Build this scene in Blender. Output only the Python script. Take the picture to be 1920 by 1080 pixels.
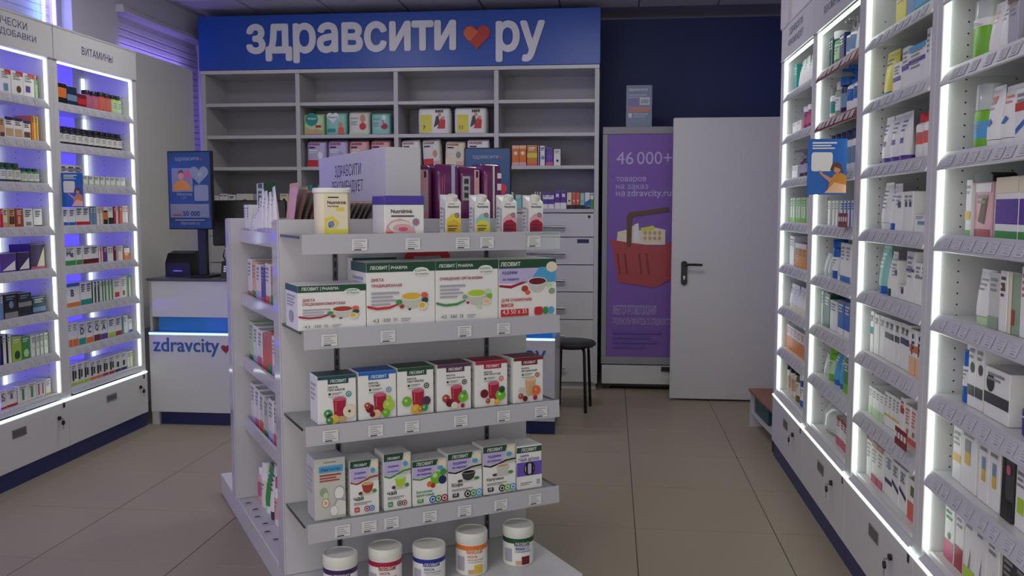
import bpy, math, random
from mathutils import Matrix, Vector
from mathutils.geometry import tessellate_polygon
random.seed(7)
for o in list(bpy.data.objects): bpy.data.objects.remove(o)
sc = bpy.context.scene
COL = sc.collection

# ------------------------------------------------------------------ camera
cd = bpy.data.cameras.new('camera'); cam = bpy.data.objects.new('camera', cd); COL.objects.link(cam)
cam.location = (0, 0, 1.40)
cam.rotation_euler = (math.radians(90) - math.atan(150/1700), 0, math.radians(6.25))
cd.sensor_width = 36; cd.lens = 36*1700/1920; cd.clip_start = .02; cd.clip_end = 60
sc.camera = cam
# ------------------------------------------------------------------ world: dull daylight of the street behind the shop front
w = bpy.data.worlds.new('world'); sc.world = w; w.use_nodes = True
bg = w.node_tree.nodes['Background']; bg.inputs[0].default_value = (.86, .83, .78, 1); bg.inputs[1].default_value = 1.45
# ------------------------------------------------------------------ exposure
vs = sc.view_settings
vs.view_transform = 'Standard'; vs.look = 'None'; vs.gamma = 1; vs.use_curve_mapping = False; vs.exposure = 0.45
LED = 2.6          # white cabinet strips
UV = (.16, .10, 1.0)   # violet strips round the windows

# ------------------------------------------------------------------ materials
def lin(c):
    c /= 255
    return c/12.92 if c <= .04045 else ((c+.055)/1.055)**2.4
def rgb(h): return tuple(lin(int(h[i:i+2], 16)) for i in (0, 2, 4)) + (1,)
PAL = dict(white='e4e4e2', offwhite='d8d8d0', greywhite='c4c4be', black='141416', charcoal='3a3c40', grey='8a8a8c', darkblue='1c2a4a',
 navy='1f2a5e', blue='1f62b4', azure='4f9fcf', royal='20308c', steel='6f8fb0', red='c22a30', crimson='a01c3c', maroon='6a1626', brick='a2402f', coral='d8604e',
 orange='d9762c', amber='c98430', gold='d8b23a', yellow='d8cf4e', lime='a8c93c', lawn='6fb32c', green='3f8f48', darkgreen='1e4a34', palegreen='b9d8a6', sage='8fa58a',
 teal='1f8f86', darkteal='1c4a50', aqua='8fc9c0', purple='5a3a96', darkpurple='3a2256', plum='54324e', magenta='9a2f72', rose='c45a7c', pink='d8a4aa', peach='e8b890',
 tan='c6a47a', brown='5c3c2a', cream='e2d8bc', olive='6e6a34', greylav='a8a4b4', silver='b4b6ba', skin='c98f70', violet='6a4fb0', clearg='cfe0d8', lilac='b9b0d8', dullbrown='86685a', dullgrey='6c625e', basket='a83e46', basketdark='7c2830', screenwhite='828c9e', screenlilac='7a8296')
MATS = {}
def mat(name, col, rough=.5, metal=0, spec=.5, emit=None, es=0, trans=0, alpha=1, bump=0, bscale=40, noise=0, nscale=3):
    if name in MATS: return MATS[name]
    m = bpy.data.materials.new(name); m.use_nodes = True; nt = m.node_tree; p = nt.nodes['Principled BSDF']
    c = rgb(col) if isinstance(col, str) else tuple(col)+(1,)
    p.inputs['Base Color'].default_value = c; p.inputs['Roughness'].default_value = rough; p.inputs['Metallic'].default_value = metal
    p.inputs['Specular IOR Level'].default_value = spec
    if emit: p.inputs['Emission Color'].default_value = tuple(emit)+(1,); p.inputs['Emission Strength'].default_value = es
    if trans: p.inputs['Transmission Weight'].default_value = trans
    if alpha < 1: p.inputs['Alpha'].default_value = alpha
    if bump or noise:
        tc = nt.nodes.new('ShaderNodeTexCoord'); nz = nt.nodes.new('ShaderNodeTexNoise'); nt.links.new(tc.outputs['Object'], nz.inputs['Vector'])
        nz.inputs['Scale'].default_value = bscale if bump else nscale; nz.inputs['Detail'].default_value = 4
        if bump:
            b = nt.nodes.new('ShaderNodeBump'); b.inputs['Strength'].default_value = bump; b.inputs['Distance'].default_value = .01
            nt.links.new(nz.outputs['Fac'], b.inputs['Height']); nt.links.new(b.outputs['Normal'], p.inputs['Normal'])
        if noise:
            n2 = nt.nodes.new('ShaderNodeTexNoise'); nt.links.new(tc.outputs['Object'], n2.inputs['Vector']); n2.inputs['Scale'].default_value = nscale; n2.inputs['Detail'].default_value = 5
            mx = nt.nodes.new('ShaderNodeMix'); mx.data_type = 'RGBA'
            mx.inputs['A'].default_value = tuple(v*(1-noise) for v in c[:3])+(1,); mx.inputs['B'].default_value = tuple(min(1, v*(1+noise)) for v in c[:3])+(1,)
            nt.links.new(n2.outputs['Fac'], mx.inputs['Factor']); nt.links.new(mx.outputs['Result'], p.inputs['Base Color'])
    MATS[name] = m
    return m
def pc(name):   # packaging colour
    if name == 'clear': return mat('clear_plastic', 'dfe8e4', .15, alpha=.55, spec=.6)
    return mat('pack_'+name, PAL[name], .42, spec=.45)
WHITE = mat('white_laminate', 'c9c9cb', .32, noise=.03, nscale=2)
WHITE2 = mat('white_melamine', 'bdbcc0', .38, noise=.03, nscale=2)
PANEL = mat('gondola_panel', 'c2c1c5', .25, noise=.03, nscale=2)
NAVYK = mat('navy_laminate', '20285c', .4)
HANDLE = mat('brushed_steel', 'a8a8ac', .32, metal=1)
BLACK = mat('black_plastic', '0c0c0e', .4)
DARK = mat('dark_grey_plastic', '1c1d22', .45)
EDGE = mat('glass_edge', '11181a', .2)
RAIL = mat('price_rail_plastic', 'b4b4bc', .28, spec=.6)
RAILRED = mat('red_rail_plastic', '7a1c2a', .3, spec=.6)
TAG = mat('tag_paper', 'b8b8c0', .6)
INKT = mat('ink_faint', 'a0a0a8', .6)
INKT2 = mat('ink_faint_dark', '80808a', .6)
TAGW = mat('tag_paper_white', 'd6d6d6', .6)
INK = mat('tag_ink', '3a3a44', .6)
INKS = mat('ink_soft', '9a9aa2', .6)
NAVYINK = mat('navy_ink', '1c2a66', .5)
LEDM = mat('led_white', (1, 1, 1), .5, emit=(.86, 1, .89), es=LED)
LEDH = mat('led_white_soft', (1, 1, 1), .5, emit=(.80, 1, .98), es=1.3)
LEDV = mat('led_violet', (.3, .2, 1), .5, emit=(.34, .24, 1.0), es=9.0)
LEDV3 = mat('led_violet_sign', (.3, .2, 1), .5, emit=(.30, .20, 1.0), es=19.0)
LEDBL = mat('led_blue_dot', (.3, .5, 1), .5, emit=(.25, .5, 1.0), es=9.0)
GLOW = mat('violet_light_standin', (.10, .08, .35), .4, emit=(.12, .09, .90), es=.7)  # emissive stand-in for the violet window light behind the left cabinets
LEDL = mat('led_white_left', (1, 1, 1), .5, emit=(.90, 1, .95), es=1.25)
GLASS = mat('clear_glass', 'd8e6e2', .05, alpha=.22, spec=.6)

# ------------------------------------------------------------------ mesh building
class MB:
    def __init__(s): s.v = []; s.f = []; s.mi = []; s.sm = []; s.mats = []
    def m(s, mt):
        if mt not in s.mats: s.mats.append(mt)
        return s.mats.index(mt)
    def add(s, vs, fs, mt, smooth=False):
        o = len(s.v); s.v += [tuple(p) for p in vs]; i = s.m(mt)
        for f in fs: s.f.append([o+k for k in f]); s.mi.append(i); s.sm.append(smooth)
        return s
    def box(s, x0, x1, y0, y1, z0, z1, mt, c=0):
        if c <= 0:
            vs = [(x, y, z) for z in (z0, z1) for y in (y0, y1) for x in (x0, x1)]
            return s.add(vs, [(0,2,3,1),(4,5,7,6),(0,1,5,4),(2,6,7,3),(0,4,6,2),(1,3,7,5)], mt)
        X, Y, Z = (x0, x1), (y0, y1), (z0, z1); vs = []; idx = {}
        for i in (0,1):
            for j in (0,1):
                for k in (0,1):
                    sx, sy, sz = (c if i == 0 else -c), (c if j == 0 else -c), (c if k == 0 else -c)
                    for ax in range(3):
                        p = [X[i], Y[j], Z[k]]
                        for q, d in enumerate((sx, sy, sz)):
                            if q != ax: p[q] += d
                        idx[(i,j,k,ax)] = len(vs); vs.append(p)
        fs = []
        for i in (0,1): fs.append([idx[(i,a,b,0)] for a,b in ((0,0),(0,1),(1,1),(1,0))][::(1 if i == 0 else -1)])
        for j in (0,1): fs.append([idx[(a,j,b,1)] for a,b in ((0,0),(1,0),(1,1),(0,1))][::(1 if j == 0 else -1)])
        for k in (0,1): fs.append([idx[(a,b,k,2)] for a,b in ((0,0),(0,1),(1,1),(1,0))][::(1 if k == 0 else -1)])
        for a in (0,1):
            for b in (0,1):
                e = [idx[(a,b,0,0)], idx[(a,b,0,1)], idx[(a,b,1,1)], idx[(a,b,1,0)]]; fs.append(e if a != b else e[::-1])
                e = [idx[(a,0,b,0)], idx[(a,0,b,2)], idx[(a,1,b,2)], idx[(a,1,b,0)]]; fs.append(e if a == b else e[::-1])
                e = [idx[(0,a,b,1)], idx[(0,a,b,2)], idx[(1,a,b,2)], idx[(1,a,b,1)]]; fs.append(e if a != b else e[::-1])
        for i in (0,1):
            for j in (0,1):
                for k in (0,1):
                    t = [idx[(i,j,k,0)], idx[(i,j,k,1)], idx[(i,j,k,2)]]; fs.append(t if (i+j+k) % 2 else t[::-1])
        return s.add(vs, fs, mt)
    def prism(s, pts, a0, a1, mt, axis='x', smooth=False):   # polygon (closed) swept along an axis
        n = len(pts)
        def P(a, p): return {'x': (a, p[0], p[1]), 'y': (p[0], a, p[1]), 'z': (p[0], p[1], a)}[axis]
        vs = [P(a0, p) for p in pts]+[P(a1, p) for p in pts]
        fs = [list(range(n))[::-1], [n+i for i in range(n)]]+[(i, (i+1) % n, n+(i+1) % n, n+i) for i in range(n)]
        return s.add(vs, fs, mt, smooth)
    def lathe(s, prof, cx, cy, mt, n=16, sy=1.0, smooth=True):   # prof (r,z)
        vs = []; fs = []
        for r, z in prof:
            for i in range(n):
                a = 2*math.pi*i/n; vs.append((cx+r*math.cos(a), cy+r*sy*math.sin(a), z))
        for j in range(len(prof)-1):
            for i in range(n): fs.append((j*n+i, j*n+(i+1) % n, (j+1)*n+(i+1) % n, (j+1)*n+i))
        fs.append(tuple(range(n))[::-1]); k = (len(prof)-1)*n; fs.append(tuple(k+i for i in range(n)))
        return s.add(vs, fs, mt, smooth)
    def loft(s, rings, mt, smooth=True):
        n = len(rings[0]); vs = [p for r in rings for p in r]; fs = []
        for j in range(len(rings)-1):
            for i in range(n): fs.append((j*n+i, j*n+(i+1) % n, (j+1)*n+(i+1) % n, (j+1)*n+i))
        fs.append(tuple(range(n))[::-1]); k = (len(rings)-1)*n; fs.append(tuple(k+i for i in range(n)))
        return s.add(vs, fs, mt, smooth)
    def tube(s, path, r, mt, n=8):
        path = [Vector(p) for p in path]; rings = []
        for i, p in enumerate(path):
            t = ((path[min(i+1, len(path)-1)]-path[max(i-1, 0)])).normalized()
            up = Vector((0, 0, 1)) if abs(t.z) < .9 else Vector((1, 0, 0))
            a = t.cross(up).normalized(); b = a.cross(t).normalized()
            rings.append([p+a*r*math.cos(2*math.pi*k/n)-b*r*math.sin(2*math.pi*k/n) for k in range(n)])
        return s.loft(rings, mt)
    def mesh(s, name):
        me = bpy.data.meshes.new(name); me.from_pydata(s.v, [], s.f)
        for m_ in s.mats: me.materials.append(m_)
        me.polygons.foreach_set('material_index', s.mi); me.polygons.foreach_set('use_smooth', s.sm)
        me.update()
        if any(s.sm): me.set_sharp_from_angle(angle=math.radians(42))
        return me
    def obj(s, name, parent=None, loc=None, rz=0):
        return link(name, s.mesh(name), parent, loc, rz)
def link(name, data, parent=None, loc=None, rz=0):
    o = bpy.data.objects.new(name, data); COL.objects.link(o); o.parent = parent
    if loc is not None: o.location = loc
    if rz: o.rotation_euler = (0, 0, rz)
    return o
def tag(o, label, cat, group=None):
    o['label'] = label; o['category'] = cat
    if group: o['group'] = group
    return o
def thing(name, label, cat, loc=(0, 0, 0), rz=0, group=None): return tag(link(name, None, None, loc, rz), label, cat, group)
def struct(o): o['kind'] = 'structure'; return o
def BX(name, x0, x1, y0, y1, z0, z1, mt, parent=None, c=0): return MB().box(x0, x1, y0, y1, z0, z1, mt, c).obj(name, parent)

# ---- lettering: built in font, laid in the XZ plane facing -Y
TXT = {}
def textmesh(txt, bold):
    k = (txt, bold)
    if k in TXT: return TXT[k]
    cu = bpy.data.curves.new('t', 'FONT'); cu.body = txt; cu.size = 1; cu.resolution_u = 3; cu.offset = bold; cu.fill_mode = 'NONE'
    ob = bpy.data.objects.new('t', cu); COL.objects.link(ob); bpy.context.view_layer.update()
    me = bpy.data.meshes.new_from_object(ob.evaluated_get(bpy.context.evaluated_depsgraph_get()))
    co = [(p.co.x, p.co.y) for p in me.vertices]; nx = {}
    for e in me.edges: nx.setdefault(e.vertices[0], []).append(e.vertices[1]); nx.setdefault(e.vertices[1], []).append(e.vertices[0])
    bpy.data.objects.remove(ob); bpy.data.curves.remove(cu); bpy.data.meshes.remove(me)
    seen = set(); loops = []
    for v0 in sorted(nx):
        if v0 in seen: continue
        lp = [v0]; seen.add(v0); cur = min(nx[v0])
        while cur not in seen:
            lp.append(cur); seen.add(cur); nn = [q for q in nx[cur] if q not in seen]
            if not nn: break
            cur = nn[0]
        if len(lp) > 2: loops.append([co[q] for q in lp])
    def area(l): return sum(l[q][0]*l[(q+1) % len(l)][1]-l[(q+1) % len(l)][0]*l[q][1] for q in range(len(l)))/2
    def inside(p, l):
        r = False
        for q in range(len(l)):
            (ax, ay), (bx, by) = l[q], l[q-1]
            if (ay > p[1]) != (by > p[1]) and p[0] < (bx-ax)*(p[1]-ay)/(by-ay)+ax: r = not r
        return r
    ar = [area(l) for l in loops]; hole = {}
    for q, l in enumerate(loops):
        best = None
        for q2, l2 in enumerate(loops):
            if q2 != q and abs(ar[q2]) > abs(ar[q]) and ar[q]*ar[q2] < 0 and all(inside(p, l2) for p in l[::max(1, len(l)//6)]):
                if best is None or abs(ar[q2]) < abs(ar[best]): best = q2
        if best is not None: hole[q] = best
    vs = []; fs = []
    for q, l in enumerate(loops):
        if q in hole: continue
        polys = [l]+[loops[k_] for k_ in hole if hole[k_] == q]
        o = len(vs); flatp = [p for pl in polys for p in pl]; vs += [(p[0], p[1], q % 5) for p in flatp]
        for t in tessellate_polygon([[Vector((p[0], p[1], 0)) for p in pl] for pl in polys]):
            a, b, c = (flatp[k_] for k_ in t); d = (b[0]-a[0])*(c[1]-a[1])-(b[1]-a[1])*(c[0]-a[0])
            if abs(d) > 1e-9: fs.append(tuple(o+k_ for k_ in (t if d > 0 else t[::-1])))
    TXT[k] = (vs, fs); return TXT[k]
def put_text(mb, txt, x, z, mt, w=None, h=None, bold=0.0, y=0.0, ext=0.0, align='l', shifts=None):
    """x,z = lower left of the ink box (or its centre x when align c); w/h = ink width / height."""
    vs, fs = textmesh(txt, min(bold, 0))
    if not vs: return mb
    x0 = min(p[0] for p in vs); x1 = max(p[0] for p in vs); z0 = min(p[1] for p in vs); z1 = max(p[1] for p in vs)
    sx = w/(x1-x0) if w else h/(z1-z0); sz = h/(z1-z0) if h else sx
    if not w: sx = sz
    ox = x-(x1-x0)*sx/2 if align == 'c' else x
    if bold > .005 and not shifts:
        r_ = bold*.8*sx; rz_ = bold*.8*sz
        if align == 'c': x = ox; align = 'l'
        for k_, (a_, b_) in enumerate(((r_, rz_), (-r_, rz_), (r_, -rz_), (-r_, -rz_))): put_text(mb, txt, x+a_, z+b_, mt, (x1-x0)*sx, (z1-z0)*sz, 0, y+.00006*(k_+1), ext)
    if shifts:
        for a_, b_ in shifts: put_text(mb, txt, x+a_, z+b_, mt, w, h, 0, y, ext-.0004*(shifts.index((a_, b_))+1), align)
    front = [(ox+(p[0]-x0)*sx, y-ext+.00001*p[2], z+(p[1]-z0)*sz) for p in vs]
    mb.add(front, fs, mt)
    if ext:
        cnt = {}
        for f in fs:
            for i in range(len(f)):
                a, b = f[i], f[(i+1) % len(f)]
                cnt[(a, b)] = 1
        back = [(p[0], y, p[2]) for p in front]; n = len(vs)
        sides = [(a, n+a, n+b, b) for (a, b) in cnt if (b, a) not in cnt]
        mb.add(front+back, sides, mt)
    return mb
def heart_pts(cx, cz, w, n=28):
    out = []
    for i in range(n):
        t = 2*math.pi*i/n
        out.append((cx+w*(16*math.sin(t)**3)/32, cz+w*(13*math.cos(t)-5*math.cos(2*t)-2*math.cos(3*t)-math.cos(4*t)+2.5)/32))
    return out[::-1]
def flat(mb, pts, y, mt):   # polygon (x,z) facing -Y
    a = sum(pts[i][0]*pts[(i+1) % len(pts)][1]-pts[(i+1) % len(pts)][0]*pts[i][1] for i in range(len(pts)))
    if a < 0: pts = pts[::-1]
    return mb.add([(p[0], y, p[1]) for p in pts], [tuple(range(len(pts)))], mt)
def ell(cx, cz, rx, rz, n=16): return [(cx+rx*math.cos(2*math.pi*i/n), cz+rz*math.sin(2*math.pi*i/n)) for i in range(n)]
def rect(a, b, c, d): return [(a, c), (b, c), (b, d), (a, d)]
def rrect(x0, x1, z0, z1, r, n=4):
    out = []
    for cx, cz, a0 in ((x1-r, z1-r, 0), (x0+r, z1-r, 90), (x0+r, z0+r, 180), (x1-r, z0+r, 270)):
        for i in range(n+1):
            a = math.radians(a0+90*i/n); out.append((cx+r*math.cos(a), cz+r*math.sin(a)))
    return out

class Print:   # flat print on a face; coordinates 0..100 of the face
    def __init__(s, w, h, yf, x0=None): s.mb = MB(); s.w = w; s.h = h; s.y = yf; s.k = 0; s.x0 = -w/2 if x0 is None else x0
    def Y(s): s.k += 1; return s.y-.0007-.0003*s.k
    def X(s, x): return s.x0+s.w*x/100
    def Z(s, z): return s.h*z/100
    def poly(s, pts, col): flat(s.mb, [(s.X(a), s.Z(b)) for a, b in pts], s.Y(), pc(col)); return s
    def rect(s, a, b, c, d, col): return s.poly(rect(a, b, c, d), col)
    def ell(s, cx, cz, rx, rz, col): return s.poly(ell(cx, cz, rx, rz), col)
    def circ(s, cx, cz, r, col): return s.poly(ell(cx, cz, r, r*s.w/s.h), col)
    def text(s, t, x, z, col, w=None, h=None, bold=0.0, align='l'):
        put_text(s.mb, t, s.X(x), s.Z(z), pc(col), w=s.w*w/100 if w else None, h=s.h*h/100 if h else None, bold=bold, y=s.Y(), align=align); return s
    def lines(s, n, col, x0=14, x1=80, z0=64, z1=84):
        y = s.Y(); st = (z1-z0)/max(n, 1)
        for i in range(n):
            e = x1-((i*37) % 23)*(x1-x0)/60; z = z1-st*(i+.8)
            flat(s.mb, [(s.X(a), s.Z(b)) for a, b in rect(x0, e, z, z+st*(.5 if i else .62))], y, pc(col))
        return s
    def pattern(s, pat):
        zt = 92; zb = 50
        for t in pat.split(','):
            key, _, col = t.partition(':')
            if not col:
                s.text(key, 50, 45, 'navy', h=28, bold=.03, align='c', w=None if len(key) == 1 else 60); continue
            c, a = key[0], [float(q) for q in key[1:].split('-')]
            if c == 'b': s.rect(0, 100, 0, a[0], col)
            elif c == 't': s.rect(0, 100, 100-a[0], 100, col); zt = min(zt, 96-a[0])
            elif c == 'm': s.rect(0, 100, a[0], a[1], col)
            elif c == 's': s.rect(a[0], a[1], 0, 100, col)
            elif c == 'c': s.circ(a[0], a[1], a[2], col)
            elif c == 'r': s.rect(a[0], a[1], a[2], a[3], col)
            elif c == 'p': s.poly([(a[i], a[i+1]) for i in range(0, len(a), 2)], col)
            elif c == 'l': s.lines(int(a[0]), col, z0=zt-9*a[0], z1=zt)
        return s
    def heart(s, cx, cz, w, col): return s.poly([(a, cz+(b-cz)*s.w/s.h) for a, b in heart_pts(cx, cz, w)], col)
    def done(s, name, parent): return s.mb.obj(name, parent) if s.mb.f else None

# ------------------------------------------------------------------ products: each kind returns [(part name, mesh)]
KCACHE = {}
def tube_ring(w, d, z, n=16): return [(w/2*math.cos(2*math.pi*i/n), d/2*math.sin(2*math.pi*i/n), z) for i in range(n)]
def parts_for(kind, w, h, d, body, cap, pat):
    key = (kind, round(w, 4), round(h, 4), d, body, cap, pat)
    if key in KCACHE: return KCACHE[key]
    out = []; B = pc(body); C = pc(cap) if cap != '-' else None
    toks = pat.split(',')
    if kind in ('box', 'bli', 'bag'):
        if kind == 'box':
            mb = MB().box(-w/2, w/2, -d/2, d/2, 0, h, B, min(.0014, w*.06)); out.append(('carton', mb.mesh('carton')))
            f = MB().box(-w/2+.003, w/2-.003, -d/2-.0003, -d/2+.012, h-.0012, h+.0006, pc('greywhite' if body != 'greywhite' else 'white')); out.append(('tuck_flap', f.mesh('tuck_flap')))
        elif kind == 'bli':
            out.append(('backing_card', MB().box(-w/2+.006, w/2-.006, -d/2+.006, -d/2+.010, .004, h*.93, B).mesh('backing_card')))
            mb = MB(); mb.prism([(a, b) for a, b in rrect(-w/2, w/2, 0, h*.95, .014)], -d/2+.012, d/2, pc('white'), 'y'); out.append(('shell', mb.mesh('shell')))
            mb = MB(); mb.prism([(-w/2-.002, h*.86), (w/2+.002, h*.86), (w/2+.002, h*.96), (w/2-.02, h), (-w/2+.02, h), (-w/2-.002, h*.96)], -d/2+.002, d/2+.002, C, 'y'); out.append(('hood', mb.mesh('hood')))
        else:
            rings = []
            for z, sx, sy in ((0, .8, .5), (h*.12, 1, 1), (h*.55, 1, .9), (h*.78, .8, .5), (h*.86, .45, .16)): rings.append([(p[0]*sx, p[1]*sy, z) for p in tube_ring(w, d, 0)])
            out.append(('bag_body', MB().loft(rings, B).mesh('bag_body')))
            out.append(('tag_strip', MB().box(-w*.2, w*.2, -.006, .006, h*.84, h, C, .002).mesh('tag_strip')))
            pc_ = MB()
            for i in range(3): pc_.box(-w*.3+i*w*.2, -w*.3+i*w*.2+w*.16, -d*.22, d*.2, .01, h*(.5+.08*i), pc('white'))
            out.append(('contents', pc_.mesh('contents')))
        P = Print(w, h, -d/2 + (.006 if kind == 'bli' else 0))
        if kind != 'bag':
            if kind == 'bli': P = Print(w*.82, h*.84, -d/2+.006)
            P.pattern(pat)
            if P.mb.f: out.append(('front_print', P.mb.mesh('front_print')))
    elif kind in ('bot', 'pmp', 'tin'):
        r = min(w, .11)/2*.97; sy = min(1.0, max(.6, d/(2*r)))
        if kind == 'tin':
            out.append(('tin_body', MB().lathe([(r*.96, 0), (r, .003), (r, h*.6)], 0, 0, B, 28).mesh('tin_body')))
            out.append(('lid', MB().lathe([(r*1.02, h*.6), (r*1.02, h*.96), (r*.97, h)], 0, 0, C, 28).mesh('lid')))
            out.append(('label_band', MB().lathe([(r*1.024, h*.7), (r*1.024, h*.76)], 0, 0, pc('white'), 28).mesh('label_band')))
        else:
            hb = h*(.80 if kind == 'bot' else .68); nr = r*(.62 if kind == 'bot' else .4)
            if cap == 'clear': nr = r*.86; hb = h*.62
            hs = hb-(r-nr)*.9
            out.append(('bottle_body', MB().lathe([(r*.9, 0), (r, .004), (r, hs), (r*.93, hs+(hb-hs)*.5), (nr, hb), (nr, hb+.004)], 0, 0, B, 18, sy).mesh('bottle_body')))
            if kind == 'bot':
                cr = nr*1.12
                out.append(('cap', MB().lathe([(cr, hb-.001), (cr, h*.985), (cr*.93, h)], 0, 0, C, 18, sy if cap == 'clear' else 1).mesh('cap')))
            else:
                mb = MB().lathe([(nr*1.15, hb), (nr*1.15, hb+.014), (nr*.5, hb+.018), (nr*.45, h*.9)], 0, 0, C, 12)
                mb.lathe([(nr*.9, h*.9), (nr*.9, h)], 0, 0, C, 12); mb.box(-r*.25, r*.25, -r*1.2, 0, h*.925, h*.985, C, .002); out.append(('pump_head', mb.mesh('pump_head')))
            for t in toks:
                if t[0] == 'w':
                    ky, _, col = t.partition(':'); a, b = [float(q)/100 for q in ky[1:].split('-')]
                    a *= h; b = min(b*h, hs); lb = MB().lathe([(r*1.006, a), (r*1.006, b)], 0, 0, pc(col), 18, sy); out.append(('label_wrap', lb.mesh('label_wrap')))
                    lm = MB(); st = (b-a)/5
                    ink = pc('grey') if col != 'grey' else pc('white')
                    for i in range(3):
                        a0, a1 = math.radians(-38), math.radians(38-14*i); z0_, z1_ = b-st*(i+1.3), b-st*(i+.85); vv = []
                        for q in range(6):
                            t_ = a0+(a1-a0)*q/5
                            for zz in (z0_, z1_): vv.append((r*1.02*math.sin(t_), -r*1.02*sy*math.cos(t_), zz))
                        lm.add(vv, [(2*q, 2*q+2, 2*q+3, 2*q+1) for q in range(5)], ink)
                    out.append(('label_print', lm.mesh('label_print')))
    elif kind == 'tub':
        ch = h*.15; d = min(d, w*.8)
        out.append(('cap', MB().loft([tube_ring(w*.84, d*.92, 0), tube_ring(w*.88, d*.96, ch)], C).mesh('cap')))
        rings = [tube_ring(w*.92, d, ch+.0015), tube_ring(w*.94, d, h*.3), tube_ring(w*.97, d*.72, h*.62), tube_ring(w, d*.2, h*.93), tube_ring(w, .004, h*.945), tube_ring(w, .004, h)]
        out.append(('tube_body', MB().loft(rings, B).mesh('tube_body')))
        lm = MB(); col = 'grey'; n = 3
        for t in toks:
            ky, _, c_ = t.partition(':')
            if ky[0] == 'l': col = c_; n = int(ky[1:])
        def yfront(z):
            q = z/h
            dd = d if q < .3 else d*(1-.28*(q-.3)/.32) if q < .62 else d*(.72-.52*(q-.62)/.31)
            return -dd/2
        for t in toks:
            ky, _, c_ = t.partition(':')
            if ky[0] in 'mpr' and c_:
                a = [float(q) for q in ky[1:].split('-')]
                if ky[0] == 'm': pts = [(25, a[0]), (75, a[0]), (75, a[1]), (25, a[1])]
                elif ky[0] == 'r': pts = [(a[0], a[2]), (a[1], a[2]), (a[1], a[3]), (a[0], a[3])]
                else: pts = [(a[i], a[i+1]) for i in range(0, len(a), 2)]
                zz = [p[1]/100*h for p in pts]; lm.add([((p[0]-50)/100*w*.62, yfront(z_)-.0009, z_) for p, z_ in zip(pts, zz)], [tuple(range(len(pts)))], pc(c_))
        for i in range(n):
            z = h*(.80-.085*i); hh = h*.035
            lm.add([(a, yfront(b)-.0008, b) for a, b in ((-w*.22, z), (w*(.22-.05*(i % 3)), z), (w*(.22-.05*(i % 3)), z+hh), (-w*.22, z+hh))], [(0, 1, 2, 3)], pc(col))
        out.append(('tube_print', lm.mesh('tube_print')))
    KCACHE[key] = out
    return out
NUM = ['first', 'second', 'third', 'fourth', 'fifth', 'sixth', 'seventh', 'eighth', 'ninth', 'tenth', 'eleventh', 'twelfth']
def nth(i, n): return '' if n == 1 else (', left one', ', right one')[i] if n == 2 else ', %s from left' % NUM[i]
NAMES = dict(box='carton_box', bot='bottle', pmp='pump_bottle', tub='squeeze_tube', tin='round_tin', bli='blister_pack', bag='plastic_bag')
CATS = dict(box='box', bot='bottle', pmp='bottle', tub='tube', tin='tin', bli='pack', bag='bag')
def product(kind, w, h, d, body, cap, pat, label, M, group=None):
    o = thing(NAMES[kind], label, CATS[kind], group=group); o.matrix_world = M; o.location = M.to_translation(); o.rotation_euler = M.to_euler()
    for n, me in parts_for(kind, w, h, d, body, cap, pat): link(n, me, o)
    return o

# ================================================================== THE ROOM
FLOORT = mat('floor_tile', '958a79', .42, spec=.35, noise=.05, nscale=1.3)
GROUT = mat('floor_grout', '4c463f', .8)
CEILM = mat('ceiling_panel', 'c9c7d2', .75, noise=.03, nscale=4)
CEILG = mat('ceiling_grid', '8c8a98', .7)
WALLW = mat('wall_paint_grey', 'c8c6ca', .7, bump=.05, bscale=60)
WALLN = mat('wall_paint_navy', '2b3a70', .6, bump=.05, bscale=60)
X0, X1, Y0, Y1, ZC = -3.34, 1.40, -1.2, 7.70, 2.95

fl = struct(BX('floor', X0-.2, X1+.3, Y0, Y1+.1, -.06, -.004, GROUT))
tm = {}
def tile_mesh(w, d):
    k = (round(w, 3), round(d, 3))
    if k not in tm: tm[k] = MB().box(0, w, 0, d, -.012, 0, FLOORT, .0012).mesh('tile')
    return tm[k]
xs = [-3.485+.6*i for i in range(10)]; ys = [-1.495+.6*i for i in range(17)]
for a in xs:
    for b in ys:
        xa, xb, ya, yb = max(a, X0-.15), min(a+.6, X1+.25), max(b, Y0), min(b+.6, Y1)
        if xb-xa > .05 and yb-ya > .05: link('tile', tile_mesh(xb-xa-.0035, yb-ya-.0035), fl, (xa+.00175, ya+.00175, 0))
ce = struct(BX('ceiling', X0-.2, X1+.3, Y0, Y1+.1, ZC+.012, ZC+.08, CEILG))
cmesh = MB().box(0, .585, 0, .585, 0, .016, CEILM, .004).mesh('panel')
for i in range(8):
    for j in range(15):
        if -3.4+.6*i < X1 and -1.15+.6*j+.58 < Y1: link('panel', cmesh, ce, (-3.4+.6*i, -1.15+.6*j, ZC-.002))

struct(BX('wall_back', X0-.2, X1+.3, Y1, Y1+.1, 0, ZC, WALLN))
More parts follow.
